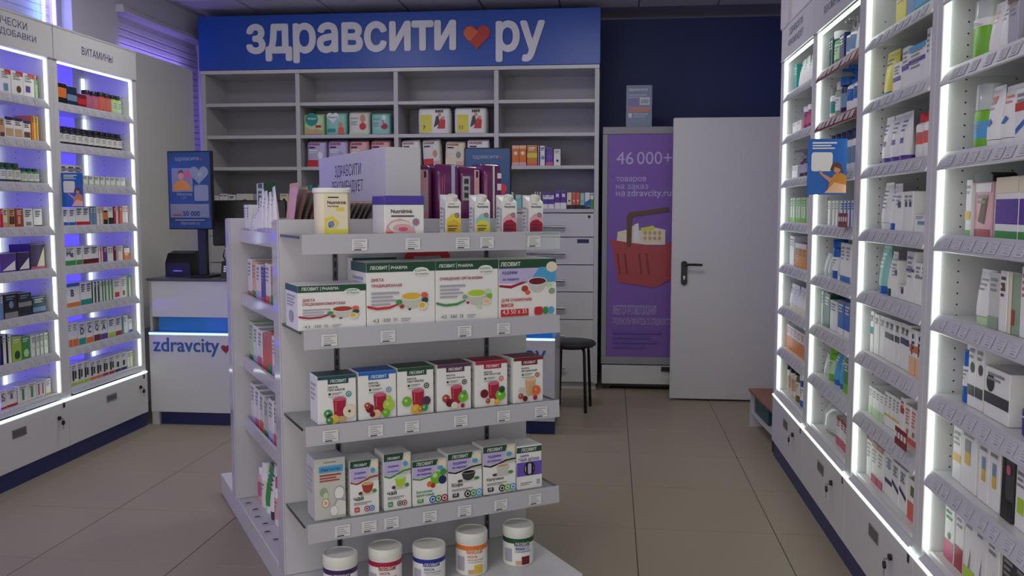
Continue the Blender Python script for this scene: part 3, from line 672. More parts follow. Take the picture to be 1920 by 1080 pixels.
DATA['R3'] = [
 (0, 'box', 1, 0.228, 0.335, 0.134, 0.12, 'yellow', '-', 'l3:grey,b20:gold', 'yellow carton'),
 (0, 'box', 1, 0.339, 0.423, 0.122, 0.12, 'steel', '-', 'l3:white', 'steel blue carton'),
 (0, 'box', 2, 0.427, 0.576, 0.121, 0.12, 'azure', '-', 'l3:white,b30:teal', 'azure and teal carton'),
 (1, 'tub', 1, 0.082, 0.211, 0.173, 0.05, 'yellow', 'blue', 'l2:navy', 'yellow tube with blue cap'),
 (1, 'box', 1, 0.222, 0.31, 0.113, 0.12, 'white', '-', 'm45-58:purple,l3:grey', 'low white carton with violet band'),
 (1, 'box', 1, 0.311, 0.387, 0.152, 0.12, 'white', '-', 'm50-62:purple,l4:grey', 'middle white carton with violet band'),
 (1, 'box', 1, 0.391, 0.554, 0.14, 0.12, 'white', '-', 'm60-70:purple,l5:grey,t12:azure', 'tall white carton with violet band and azure top'),
 (1, 'box', 2, 0.559, 0.636, 0.171, 0.12, 'white', '-', 'l4:grey,b12:purple', 'narrow white carton with violet base'),
 (2, 'tub', 3, 0.085, 0.375, 0.176, 0.05, 'white', 'purple', 'l3:purple,m40-50:purple', 'white tube with violet cap'),
 (2, 'bot', 3, 0.435, 0.657, 0.156, 0.08, 'white', 'red', 'w35-60:coral', 'white bottle with red cap'),
 (3, 'tub', 1, 0.106, 0.198, 0.17, 0.05, 'white', 'white', 'l5:navy', 'big white tube with upright navy writing'),
 (3, 'tub', 1, 0.205, 0.297, 0.164, 0.05, 'white', 'blue', 'l3:blue', 'white tube with blue cap'),
 (3, 'box', 1, 0.306, 0.382, 0.134, 0.12, 'white', '-', 'l3:grey,r40-80-60-75:navy', 'white carton with navy square'),
 (3, 'box', 2, 0.385, 0.491, 0.134, 0.12, 'white', '-', 'l2:grey,r30-70-62-75:navy', 'slim white carton with navy square'),
 (3, 'box', 1, 0.505, 0.616, 0.058, 0.12, 'white', '-', 'r30-90-45-65:steel,l2:grey', 'low white box with steel band'),
 (3, 'box', 1, 0.618, 0.658, 0.11, 0.12, 'white', '-', 'r20-80-55-70:navy,l2:grey', 'narrow white carton with navy square'),
 (4, 'tub', 1, 0.108, 0.2, 0.173, 0.05, 'aqua', 'blue', 'l4:white', 'aqua tube with blue cap'),
 (4, 'tub', 1, 0.209, 0.271, 0.155, 0.05, 'white', 'darkgreen', 'l3:grey', 'white tube with dark green cap'),
 (4, 'box', 1, 0.281, 0.352, 0.129, 0.12, 'white', '-', 'l4:grey,r60-90-60-75:navy', 'white carton with small navy mark'),
 (4, 'box', 1, 0.368, 0.441, 0.05, 0.12, 'white', '-', 'c60-65-18:navy,l2:grey', 'little white box with navy dot'),
 (4, 'box', 1, 0.443, 0.525, 0.167, 0.12, 'white', '-', 'm60-66:purple,l5:grey', 'tall white carton with violet line'),
 (4, 'box', 2, 0.534, 0.653, 0.135, 0.12, 'white', '-', 'm62-68:grey,l3:grey', 'white carton with grey line'),
 (5, 'box', 1, 0.056, 0.096, 0.154, 0.18, 'white', '-', 'm45-62:teal,l2:grey,c50-85-16:teal', 'white carton with teal band'),
 (5, 'box', 2, 0.104, 0.229, 0.15, 0.18, 'white', '-', 'l2:grey,c50-85-16:grey', 'plain white carton with grey dot'),
 (5, 'box', 3, 0.237, 0.398, 0.152, 0.18, 'white', '-', 'm52-66:charcoal,l2:grey,c50-85-16:black', 'white carton with charcoal band'),
 (5, 'box', 2, 0.406, 0.504, 0.154, 0.18, 'white', '-', 'm54-68:navy,l2:grey,c50-85-16:black', 'white carton with navy band'),
 (5, 'box', 2, 0.512, 0.638, 0.147, 0.18, 'white', '-', 'm50-66:orange,F,c50-85-14:black,b40:peach', 'white and peach letter F carton'),
 (6, 'box', 4, 0.068, 0.253, 0.102, 0.18, 'white', '-', 'l3:grey,b30:palegreen', 'white carton with pale green base'),
 (6, 'box', 4, 0.265, 0.428, 0.121, 0.18, 'white', '-', 'l4:grey,m30-36:gold', 'white carton with gold line'),
 (6, 'box', 1, 0.439, 0.48, 0.137, 0.18, 'white', '-', 'm60-75:brick,l3:red', 'white carton with brick band'),
 (6, 'box', 3, 0.488, 0.665, 0.123, 0.18, 'white', '-', 'l5:coral,b16:coral,c50-30-16:coral', 'white carton with coral print'),
 (7, 'box', 1, 0.062, 0.125, 0.164, 0.18, 'white', '-', 't14:maroon,l4:grey', 'white carton with maroon top'),
 (7, 'box', 2, 0.134, 0.277, 0.15, 0.18, 'white', '-', 't12:brick,l4:grey,b20:rose', 'white carton with brick top'),
 (7, 'box', 1, 0.289, 0.373, 0.151, 0.18, 'white', '-', 'm30-40:navy,l3:grey,c50-75-20:steel', 'white carton with blue circle'),
 (7, 'box', 2, 0.381, 0.531, 0.146, 0.18, 'white', '-', 'p0-45-100-30-100-40-0-55:navy,l3:grey,c40-78-16:steel', 'white carton with slanted navy stripe'),
 (7, 'box', 1, 0.545, 0.675, 0.135, 0.18, 'white', '-', 'b45:coral,r20-80-60-85:olive', 'white box with coral base and olive picture'),
]
DATA['R4'] = [
 (1, 'bot', 1, 0.082, 0.201, 0.173, 0.07, 'lawn', 'clear', 'w70-76:white', 'tall green shower bottle with clear cap'),
 (1, 'tub', 1, 0.206, 0.271, 0.146, 0.05, 'white', 'cream', 'l3:tan', 'white tube with cream cap'),
 (1, 'tub', 1, 0.277, 0.345, 0.139, 0.05, 'white', 'white', 'l3:grey', 'plain tall white tube'),
 (1, 'box', 1, 0.347, 0.405, 0.129, 0.12, 'greylav', '-', 'l3:grey,t10:brown', 'lavender grey carton'),
 (1, 'tub', 2, 0.411, 0.526, 0.126, 0.05, 'white', 'grey', 'l3:grey', 'white tube with grey cap'),
 (2, 'bot', 1, 0.113, 0.216, 0.181, 0.07, 'lawn', 'clear', 'w20-45:azure', 'green lotion bottle with blue wave label'),
 (2, 'tub', 1, 0.22, 0.302, 0.164, 0.05, 'white', 'white', 'p15-40-50-50-85-42-50-36:blue,r25-80-75-84:coral', 'white tube with blue wave and coral mark'),
 (2, 'tub', 1, 0.304, 0.393, 0.156, 0.05, 'white', 'white', 'p15-40-50-52-85-46-50-38:blue,l2:coral', 'wider white tube with blue wave'),
 (2, 'box', 2, 0.415, 0.571, 0.137, 0.12, 'white', '-', 'm60-75:red,p10-30-90-50-90-40-10-20:blue,l2:grey', 'white carton with red band and blue wave'),
 (3, 'box', 1, 0.123, 0.161, 0.156, 0.1, 'white', '-', 'l2:grey,b12:green,m30-45:gold', 'slim white carton with green foot'),
 (3, 'bli', 1, 0.163, 0.3, 0.172, 0.06, 'pink', 'black', 'b16:crimson,t16:white,p20-30-50-80-80-75-60-25:brown,l2:grey', 'clear hanging pack with pink card and black hood'),
 (3, 'box', 3, 0.321, 0.527, 0.156, 0.1, 'white', '-', 'm25-65:purple,b14:green,t25:cream', 'white and purple carton with green foot'),
 (4, 'tub', 1, 0.193, 0.301, 0.146, 0.05, 'white', 'palegreen', 'l3:grey,b20:palegreen', 'white tube with pale green base'),
 (4, 'box', 1, 0.305, 0.37, 0.144, 0.1, 'greywhite', '-', 'l3:grey,b22:sage', 'grey white carton with sage base'),
 (4, 'box', 1, 0.375, 0.419, 0.153, 0.1, 'white', '-', 'l4:brown,c50-75-20:brown', 'slim white carton with brown drawing'),
 (4, 'box', 1, 0.423, 0.484, 0.152, 0.1, 'sage', '-', 's0-30:cream,r30-60-15-40:brick', 'sage green and cream carton'),
 (4, 'box', 2, 0.491, 0.602, 0.17, 0.1, 'white', '-', 'l4:rose', 'white carton with rose writing'),
 (5, 'bot', 1, 0.13, 0.187, 0.186, 0.06, 'blue', 'white', 'w25-55:white', 'blue and white bottle'),
 (5, 'box', 2, 0.192, 0.295, 0.176, 0.1, 'white', '-', 'c60-62-30:black,m18-34:charcoal,l2:grey', 'white carton with black oval'),
 (5, 'box', 1, 0.31, 0.461, 0.131, 0.12, 'white', '-', 'm28-50:charcoal,c25-70-16:black,l2:grey', 'squat white box with charcoal band'),
 (5, 'tin', 1, 0.489, 0.612, 0.064, 0.1, 'royal', 'royal', 'w40-46:white', 'round royal blue tin'),
 (6, 'box', 1, 0.104, 0.167, 0.154, 0.12, 'white', '-', 'm35-50:gold,l3:grey', 'slim white carton with gold square'),
 (6, 'box', 1, 0.175, 0.283, 0.172, 0.12, 'white', '-', 'r25-60-40-60:gold,r25-60-60-80:grey,l1:grey', 'white carton with gold and grey squares'),
 (6, 'box', 2, 0.296, 0.429, 0.161, 0.12, 'white', '-', 'r35-70-35-55:gold,r35-70-55-75:steel,l1:grey', 'white carton with gold and steel squares'),
 (6, 'box', 1, 0.439, 0.503, 0.171, 0.12, 'charcoal', '-', 's0-25:black,b30:black,c60-75-20:rose', 'charcoal carton with rose dot'),
 (6, 'box', 2, 0.512, 0.632, 0.156, 0.12, 'white', '-', 'r20-80-25-50:lime,l3:grey', 'white carton with lime square'),
 (7, 'box', 1, 0.071, 0.144, 0.179, 0.16, 'white', '-', 'b32:rose,l3:green,c50-40-14:green', 'white carton with rose base and green leaf'),
 (7, 'box', 1, 0.15, 0.21, 0.182, 0.16, 'white', '-', 'b36:crimson,l3:grey', 'white carton with crimson base'),
 (7, 'box', 1, 0.216, 0.295, 0.189, 0.16, 'white', '-', 'b18:lime,p40-18-60-50-55-18:grey,l2:grey', 'white carton with lime base'),
 (7, 'box', 1, 0.301, 0.371, 0.193, 0.16, 'white', '-', 'b16:teal,p40-16-60-50-55-16:grey,l2:grey', 'white carton with teal base'),
 (7, 'box', 1, 0.376, 0.448, 0.197, 0.16, 'white', '-', 'p40-0-60-50-55-0:grey,l3:grey', 'plain white carton with grey leaf'),
 (7, 'box', 2, 0.459, 0.608, 0.166, 0.16, 'charcoal', '-', 'l3:grey', 'charcoal carton'),
]
RL, RR = math.radians(90), math.radians(-90)
OA, OB = (-2.965, 3.765, 0), (-2.965, 4.62, 0)
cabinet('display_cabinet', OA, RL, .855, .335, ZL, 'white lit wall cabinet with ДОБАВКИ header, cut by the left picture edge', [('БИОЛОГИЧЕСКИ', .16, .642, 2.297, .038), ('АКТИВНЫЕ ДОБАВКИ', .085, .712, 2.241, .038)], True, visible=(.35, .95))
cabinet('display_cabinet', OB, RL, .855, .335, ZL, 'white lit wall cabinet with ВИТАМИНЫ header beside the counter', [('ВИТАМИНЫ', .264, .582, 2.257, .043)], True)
stock(DATA['A'], OA, RL, ZL, 'ДОБАВКИ cabinet'); stock(DATA['B'], OB, RL, ZL, 'ВИТАМИНЫ cabinet')
RC = ['white lit cabinet with two-line header next to the grey door', 'white lit cabinet with red price rails and a blue poster', 'white lit cabinet third from the door, between blue poster and nearest cabinet', 'nearest white lit cabinet at the right picture edge']
PL = ['cabinet beside the door', 'red-railed cabinet', 'third right-hand cabinet', 'nearest right-hand cabinet']
ZDR = [('ЗДРАВСИТИ', .215, .55, 2.292, .042), ('РЕКОМЕНДУЕТ', .205, .575, 2.236, .040)]
for i in range(4):
    O = (.92, 5.19-.805*i, 0)
    cabinet('display_cabinet', O, RR, .805, .335, ZR, RC[i], ZDR if i < 2 else None, False, red=(0, 1) if i == 1 else ())
    stock(DATA['R%d' % (i+1)], O, RR, ZR, PL[i])
# little flag posters clipped to the rails
def flag_poster(loc, rz, w, h, label):
    t = thing('flag_poster', label, 'poster', loc, rz)
    BX('card', 0, w, 0, .0015, 0, h, pc('blue'), t)
    P = Print(w, h, 0, x0=0)
    P.lines(3, 'white', 12, 74, 81, 95)
    P.poly(rrect(10, 64, 42, 76, 6), 'white')
    P.ell(76, 46, 9, 7.5, 'skin'); P.poly([(58, 44), (64, 56), (76, 58), (86, 54), (92, 40), (88, 36), (84, 46), (70, 50), (66, 40)], 'brown')
    P.poly([(52, 3), (100, 3), (100, 34), (86, 39), (70, 37), (58, 26)], 'amber'); P.poly([(58, 22), (34, 36), (28, 43), (32, 44), (42, 37), (64, 29)], 'skin'); P.poly([(45, 3), (100, 3), (100, 17), (70, 22)], 'peach')
    P.done('front_print', t)
    BX('clip', w*.4, w*.6, .0016, .010, h-.03, h-.005, pc('clear'), t)
flag_poster((.755, 3.66, 1.452), 0, .148, .215, 'blue flag poster with woman in orange clipped to the red-railed cabinet')
flag_poster((-2.966, 4.648, 1.405), math.radians(4), .118, .185, 'blue flag poster with woman in orange clipped to the ВИТАМИНЫ cabinet')
# red shelf tickets
for z, ya, yb, l in ((1.335, 3.66, 3.80, 'red plastic sale ticket row on the fourth shelf of the red-railed cabinet'), (.66, 2.86, 2.98, 'red plastic sale ticket on seventh shelf of the third right-hand cabinet')):
    t = thing('sale_ticket', l, 'ticket', (.912, ya, z)); BX('ticket', 0, .0015, 0, yb-ya, -.012, .045, RAILRED, t)
    for k in range(4): BX('ticket_print', -.0008, 0, .012+k*(yb-ya)/4, .012+k*(yb-ya)/4+.018, .012, .03, TAGW, t)

# ================================================================== BACK SHELVING WITH SIGN
t = thing('back_shelving', 'tall white open shelving with drawers under the big blue sign', 'shelving', (-3.22, 6.94, 0))
DX = [0, .78, 1.56, 2.34, 3.12]; BD = .40
for i, x in enumerate(DX): BX('upright', x-.017 if 0 < i < 4 else (x if i == 0 else x-.034), x+.017 if 0 < i < 4 else (x+.034 if i == 0 else x), 0, BD, .05, 2.442, WHITE2, t, .001)
BX('back_board', 0, 3.12, BD+.001, BD+.012, .05, 2.45, mat('grey_melamine', '9c9ba4', .45, noise=.03, nscale=2), t); BX('top_board', 0, 3.12, -.004, BD, 2.444, 2.472, WHITE, t, .001)
for i in range(4):
    xa, xb = DX[i]+(.0345 if i == 0 else .0175), DX[i+1]-(.0345 if i == 3 else .0175)
    for z in (2.219, 1.969, 1.722, 1.392): BX('shelf', xa, xb, .004, BD, z-.026, z, WHITE2, t, .001)
    zz = [1.362, 1.178, .966, .758, .544, .329, .055]
    for k in range(6):
        dr = MB().box(xa, xb, .002, .020, zz[k+1]+.003, zz[k]-.003, WHITE, .001).obj('drawer', t)
        zc = zz[k+1]+.42*(zz[k]-zz[k+1]); m_ = (xa+xb)/2
        hb = MB().tube([(m_-.15, -.03, zc), (m_+.15, -.03, zc)], .010, HANDLE, 10); hb.box(m_-.12, m_-.105, -.03, .0015, zc-.005, zc+.005, HANDLE); hb.box(m_+.105, m_+.12, -.03, .0015, zc-.005, zc+.005, HANDLE); hb.obj('handle', dr)
        if k == 0: MB().prism([(xb-.035+.011*math.cos(a*.524), zz[0]-.028+.011*math.sin(a*.524)) for a in range(12)], -.004, .0018, DARK, 'y').obj('lock', dr)
        if k == 1: BX('drawer_label', xb-.125, xb-.035, .0005, .0018, zz[k]-.045, zz[k]-.015, NAVYINK, dr)
BX('plinth', .01, 3.11, .03, .06, 0, .049, WHITE2, t)

SIGNB = mat('sign_blue', '1c4eac', .35)
t = thing('shop_sign', 'wide blue fascia sign with white letters and a red heart', 'sign', (-3.23, 6.93, 2.474))
BX('fascia', 0, 3.135, 0, .36, 0, .414, SIGNB, t, .002)
LET = mat('sign_letter_white', 'dcdce4', .4)
SH8 = [(.0115*math.cos(k*.7854), .0115*math.sin(k*.7854)) for k in range(8)]
mb = put_text(MB(), 'здравсити', .405, .054, LET, w=1.63, h=.282, y=-.0005, ext=.014, shifts=SH8); mb.obj('lettering', t)
mb = put_text(MB(), 'ру', 2.360, .035, LET, w=.350, h=.284, y=-.0005, ext=.014, shifts=SH8); mb.obj('lettering', t)
HR = mat('heart_red', 'b8342e', .4); HO = mat('heart_orange', 'd2653a', .4)
hp = heart_pts(0, 0, .205); mb = MB().prism([(a, b) for a, b in hp], -.014, -.0005, HR, 'y')
h_ = mb.obj('heart', t, (2.205, 0, .205))
lobe = [(-.1, .03), (-.094, .062), (-.072, .083), (-.045, .085), (-.015, .07), (.012, .045), (-.02, .012), (-.052, -.022), (-.075, -.005)]
MB().prism(lobe, -.0165, -.0142, HO, 'y').obj('heart_lobe', h_)

# ---- packs on the back shelves
def pouch(label, x, z, w, h, d, body, draw, group=None, tilt=0, name='diaper_pack', y=6.99):
    o = thing(name, label, 'pack', (x, y+d/2, z+.001), 0, group)
    rings = []
    for zz, sx, sy in ((0, .93, .78), (.03, .985, .95), (.15, 1, 1), (.8, 1, 1), (.92, .985, .9), (.985, .95, .55), (1, .93, .4)):
        ring = [(a*sx, b*sy, zz*h) for a, b in rrect(-w/2, w/2, -d/2, d/2, min(w, d)*.18, 3)]; rings.append(ring)
    MB().loft(rings, pc(body)).obj('pack_body', o)
    P = Print(w*.92, h, -d/2-.0005); draw(P); P.done('front_print', o)
    if tilt: o.rotation_euler = (0, math.radians(tilt), 0)
    return o
def dA(P): P.poly(ell(42, 72, 34, 30), 'teal'); P.text('Pampers', 22, 70, 'white', w=45, bold=.03); P.poly([(8, 4), (96, 4), (96, 22), (70, 30), (40, 26), (14, 34)], 'tan'); P.rect(62, 92, 34, 46, 'red')
def dB(P): P.heart(36, 74, 62, 'white'); P.text('Pampers', 14, 72, 'teal', w=45, bold=.03); P.ell(76, 44, 12, 14, 'skin'); P.poly([(60, 4), (96, 4), (92, 34), (66, 34)], 'coral'); P.rect(6, 50, 12, 28, 'teal')
def dC(P): P.text('Pampers', 10, 66, 'teal', w=40, bold=.03); P.lines(3, 'grey', 10, 45, 40, 58); P.ell(72, 70, 14, 18, 'skin'); P.ell(72, 36, 18, 16, 'red'); P.rect(0, 100, 0, 10, 'palegreen')
def dD(P): P.text('Pampers', 8, 66, 'teal', w=38, bold=.03); P.lines(3, 'grey', 8, 40, 36, 56); P.ell(70, 78, 12, 12, 'white'); P.rect(62, 66, 48, 66, 'black'); P.ell(72, 38, 20, 14, 'crimson'); P.ell(56, 50, 8, 10, 'pink')
for i, (x, w_, h_, b, dr, ds) in enumerate(((-2.335, .165, .168, 'palegreen', dA, 'cream and teal diaper pack with a puppy scene'), (-2.155, .165, .176, 'aqua', dB, 'teal diaper pack with white heart and toddler'), (-1.97, .165, .18, 'offwhite', dC, 'pale green diaper pack with red-trousered toddler'), (-1.795, .15, .168, 'aqua', dD, 'pale aqua diaper pack with crimson picture'))):
    pouch('%s on the second shelf below the sign' % ds, x, 1.969, w_, h_, .16, b, dr)
def dS(k):
    def f(P): P.rect(6, 44, 6, 72, 'yellow'); P.text('11' if k else '7', 14, 18, 'charcoal', h=14, bold=.03); P.text('seni', 56, 80, 'black', w=26, bold=.04); P.poly([(50, 24), (58, 66), (66, 70), (72, 40)], 'charcoal'); P.poly([(62, 20), (88, 20), (90, 52), (74, 60)], 'red'); P.ell(70, 72, 6, 7, 'skin'); P.ell(82, 60, 6, 7, 'skin')
    return f
pouch('white and yellow adult diaper pack, left one under the heart', -1.375, 1.969, .25, .205, .18, 'white', dS(0)); pouch('white and yellow adult diaper pack, right one under the heart', -1.09, 1.969, .25, .205, .18, 'white', dS(1))
def dH(c1, c2):
    def f(P): P.text('HUGGIES', 8, 82, 'crimson', w=62, bold=.04); P.rect(8, 44, 70, 76, 'navy'); P.lines(2, 'white', 10, 60, 52, 66); P.ell(72, 44, 14, 14, c1); P.rect(0, 60, 0, 26, c2); P.rect(62, 100, 0, 16, 'pink')
    return f
for x, w_, h_, b, c1, c2, ti, ds in ((-2.315, .155, .205, 'lilac', 'white', 'red', 0, 'lilac diaper pack with red base'), (-2.145, .155, .207, 'lilac', 'greylav', 'lilac', 0, 'lilac diaper pack with navy tab'), (-1.975, .155, .205, 'pink', 'white', 'rose', 0, 'pale pink diaper pack'), (-1.80, .155, .207, 'pink', 'skin', 'crimson', 0, 'deeper pink diaper pack')):
    pouch('%s on the third shelf, second bay under the sign' % ds, x, 1.722, w_, h_, .15, b, dH(c1, c2))
for x, w_, h_, b, c1, c2, ti, ds in ((-1.555, .145, .20, 'white', 'skin', 'red', -2, 'white diaper pack with red lettering'), (-1.39, .14, .203, 'offwhite', 'skin', 'red', -3, 'white diaper pack with toddler in red'), (-1.215, .15, .185, 'cream', 'grey', 'cream', 2, 'cream diaper pack leaning left'), (-1.03, .17, .205, 'white', 'pink', 'rose', 0, 'white diaper pack behind the blue screen')):
    pouch('%s on the third shelf, third bay under the sign' % ds, x, 1.722+(.006 if ti else 0), w_, h_, .12, b, dH(c1, c2), tilt=ti)
def bstock(items, z, where, y=6.99):
    for kind, n, x0, x1, h, d, body, cap, pat, ds in items:
        w_ = (x1-x0)/n
        for i in range(n): product(kind, round(w_-.002, 4), h, d, body, cap, pat, '%s%s, %s' % (ds, nth(i, n), where), Matrix.Translation((x0+w_*(i+.5), y+d/2, z+.0008)), ('%s row, %s' % (ds, where)) if n > 1 else None)
bstock([('box', 2, -.765, -.655, .155, .1, 'orange', '-', 'c50-62-26:white,b18:pink,t16:peach', 'orange carton with white ring'), ('box', 1, -.65, -.57, .155, .1, 'amber', '-', 'm40-62:yellow,b14:coral,l2:white', 'amber carton with yellow emblem'), ('box', 1, -.568, -.553, .152, .1, 'purple', '-', 's40-60:white', 'thin purple carton'), ('box', 1, -.55, -.508, .152, .1, 'white', '-', 'c50-40-36:steel,l2:navy,s88-100:purple', 'white carton with blue swirl'), ('box', 1, -.505, -.448, .135, .1, 'purple', '-', 'c50-50-34:violet,b20:rose', 'purple carton with ring'), ('box', 1, -.445, -.392, .125, .1, 'white', '-', 'l2:grey,c55-30-20:navy', 'small white carton with navy dot')], 1.722, 'last bay under the sign')
bstock([('box', 1, -.80, -.755, .13, .1, 'white', '-', 'l3:teal,b30:sage', 'white and sage carton'), ('box', 1, -.74, -.69, .11, .1, 'aqua', '-', 'l2:white', 'aqua carton'), ('box', 3, -.59, -.535, .13, .08, 'white', '-', 's55-100:plum,l2:grey', 'slim plum and white carton'), ('box', 2, -.53, -.44, .125, .08, 'white', '-', 'm30-60:purple,l2:navy,t14:purple', 'white carton with purple wave'), ('box', 2, -.438, -.345, .138, .08, 'purple', '-', 'b35:white,r25-75-66-84:white', 'tall purple carton with white panel'), ('box', 1, -.343, -.305, .125, .08, 'cream', '-', 'b25:black,c50-50-20:charcoal', 'cream carton with black base'), ('box', 2, -.303, -.243, .125, .08, 'coral', '-', 'b25:black,c50-50-24:white', 'coral carton with black base'), ('box', 1, -.241, -.207, .12, .08, 'aqua', '-', 'b25:black,c50-50-20:steel', 'aqua carton with black base'), ('box', 1, -.205, -.165, .125, .08, 'white', '-', 'p0-40-100-60-100-20-0-10:blue,b15:navy', 'white carton with blue wave'), ('box', 1, -.163, -.138, .122, .08, 'white', '-', 'b60:green,l1:navy', 'white carton with green base')], 1.392, 'shelf above the steel-handled drawers')
bstock([('box', 1, -3.18, -3.125, .105, .08, 'white', '-', 'b14:steel,l2:grey', 'narrow white carton'), ('box', 2, -3.12, -3.05, .12, .08, 'white', '-', 'b14:steel,l1:navy', 'white carton with two dots'), ('box', 1, -3.045, -2.985, .112, .08, 'white', '-', 'b14:steel,l2:navy', 'low white carton'), ('box', 1, -2.98, -2.84, .12, .08, 'offwhite', '-', 'c50-48-15:magenta,r48-52-10-40:green', 'wide white carton with magenta flower'), ('box', 1, -2.62, -2.55, .12, .08, 'cream', '-', 'c50-60-16:black,l1:grey', 'cream carton with black dot')], 1.392, 'shelf behind the left screen')
bstock([('bot', 1, -2.41, -2.345, .19, .07, 'aqua', 'teal', 'w20-55:sage', 'tall teal glass bottle'), ('bot', 1, -2.33, -2.26, .19, .07, 'teal', 'aqua', 'w20-55:sage', 'darker teal glass bottle')], 1.392, 'shelf behind the white header box')

# ================================================================== COUNTER
t = thing('service_counter', 'white service counter with blue band, blue lettering and small red heart', 'counter', (-2.955, 5.50, 0))
CBL = mat('counter_blue', '2f8ade', .25)
BX('lower_panel', .0, 2.617, 0, .02, .085, .588, WHITE, t, .0015); BX('side_panel', 2.599, 2.617, .021, .55, .085, .588, WHITE, t, .0015); BX('side_panel', 0, .018, .021, .55, .085, .94, WHITE, t, .0015)
BX('upper_panel', .03, 2.28, -.005, .015, .705, .935, WHITE, t, .0015); BX('side_panel', 2.262, 2.28, .016, .55, .62, .935, WHITE, t, .0015)
BX('blue_band', .055, 2.60, .03, .04, .61, .704, CBL, t); BX('blue_ledge', .0, 2.617, .0, .55, .6035, .609, CBL, t)
BX('light_strip', .0, 2.617, -.004, .014, .590, .602, mat('counter_light_strip', (.8, .9, .9), .4, emit=(.75, 1, .97), es=.55), t, .001)
BX('countertop', .0, 2.30, -.012, .56, .936, .952, mat('dark_countertop', '4a4a50', .3), t, .002)
BX('plinth', .05, 2.617, .03, .045, 0, .084, NAVYK, t); BX('foot', .0, .048, .01, .05, 0, .084, WHITE2, t)
CL = mat('counter_letter_blue', '24559c', .4)
put_text(MB(), 'zdravcity', .028, .452, CL, w=.442, h=.118, bold=.012, y=-.0005, ext=.003).obj('lettering', t)
MB().prism(heart_pts(.515, .500, .062), -.0035, -.0003, mat('heart_dark_red', '8a1c28', .4), 'y').obj('heart', t)
put_text(MB(), 'здравсити', 1.62, .452, CL, w=.70, h=.105, bold=.012, y=-.0005, ext=.003).obj('lettering', t)
put_text(MB(), 'ру', 2.43, .452, CL, w=.13, h=.075, bold=.012, y=-.0005, ext=.003).obj('lettering', t)

def screen(name, label, loc, rz, w, h, kind, stand=True):
    t = thing(name, label, 'screen', loc, rz)
    ZB = .31 if stand else .26
    BX('casing', -w/2, w/2, 0, .035, ZB, ZB+h, BLACK, t, .003)
    SB = mat('screen_blue', '1d4674', .35)
    sf = BX('display', -w/2+.008, w/2-.008, -.0012, -.0002, ZB+.008, ZB+h-.008, SB, t)
    P = Print(w-.016, h-.016, -.0014); P.mb = MB()
    P.text('здравсити', 16, 88, 'screenwhite', w=58, bold=.02)
    P.heart(80, 90, 6, 'red')
    if kind == 'job':
        P.rect(8, 58, 48, 79, 'screenwhite'); P.rect(9.5, 56.5, 49.2, 78, 'screenlilac'); P.poly([(10, 50), (56, 50), (50, 58), (36, 64), (20, 62), (12, 56)], 'amber'); P.ell(30, 69, 7, 5, 'skin'); P.poly([(23, 70), (25, 76), (34, 77), (38, 70), (34, 73), (27, 73)], 'brown'); P.rect(40, 55, 66, 76, 'rose')
        P.heart(74, 69, 46, 'screenwhite'); P.ell(76, 71, 6, 3.4, 'sage'); P.text('Протек', 65, 63, 'grey', w=20)
        P.poly(rrect(62, 96, 36, 57, 3), 'screenwhite')
        P.text('Максим', 20, 43, 'screenwhite', w=36, bold=.02); P.text('1 дн', 30, 38.5, 'screenwhite', w=12)
        P.rect(3, 97, 14, 32, 'screenlilac'); P.lines(3, 'grey', 12, 84, 23, 31); P.text('50 000', 34, 16.2, 'navy', w=40, bold=.03); P.lines(1, 'crimson', 10, 30, 16, 18.5); P.lines(1, 'grey', 78, 90, 16, 18.5)
        P.lines(1, 'screenwhite', 14, 86, 9.5, 12); P.text('bfprotek.ru', 28, 3.5, 'screenwhite', w=46, bold=.02)
    else:
        P.heart(72, 50, 44, 'red'); P.rect(62, 84, 16, 34, 'tan'); P.rect(8, 50, 8, 30, 'plum'); P.ell(72, 50, 9, 7, 'coral')
    P.mb.v = [(a, b, c+ZB+.008) for a, b, c in P.mb.v]; P.done('screen_print', t)
    BX('pole', -.03+w*.18, .03+w*.18, .036, .07, .012, ZB+h*.6, DARK, t, .004); BX('base', -.07+w*.18, .07+w*.18, -.02, .17, 0, .012, DARK, t, .004)
    return t
screen('advertising_screen', 'upright blue advertising screen on the counter beside the vitamins', (-2.69, 5.585, .953), math.radians(-3), .30, .50, 'job')
screen('advertising_screen', 'blue screen with red heart behind the purple packs', (-.790, 5.78, .953), 0, .30, .57, 'heart', stand=False)
# till equipment
t = thing('receipt_printer', 'black receipt printer on the counter under the left screen', 'printer', (-2.81, 5.72, .953))
mb = MB(); mb.prism([(-.09, 0), (.10, 0), (.10, .14), (.03, .165), (-.05, .15), (-.09, .09)], -.085, .085, BLACK, 'x'); mb.obj('body', t); BX('paper_slot', -.05, .05, -.012, -.004, .150, .156, DARK, t); BX('power_light', -.03, .03, -.0915, -.09, .035, .042, HANDLE, t)
t = thing('till_monitor', 'black till monitor seen from behind on the counter', 'monitor', (-2.46, 5.98, .953), math.radians(10))
BX('screen_housing', -.25, .25, 0, .045, .19, .50, BLACK, t, .008); BX('vent_panel', -.10, .10, -.018, -.001, .24, .42, DARK, t, .006); BX('stand', -.035, .035, .01, .04, .012, .20, BLACK, t, .003); BX('base', -.12, .12, -.06, .12, 0, .012, BLACK, t, .003)
mb = MB(); mb.tube([(-.16, -.01, .20), (-.17, -.05, .12), (-.13, -.06, .05), (-.16, -.05, .012)], .005, BLACK); mb.tube([(.02, -.02, .22), (-.05, -.06, .10), (.02, -.07, .03), (.06, -.02, .012)], .005, BLACK); mb.obj('cable', t)
t = thing('card_terminal', 'black card terminal with white side on the counter beside the till monitor', 'terminal', (-2.475, 5.66, .953), math.radians(20))
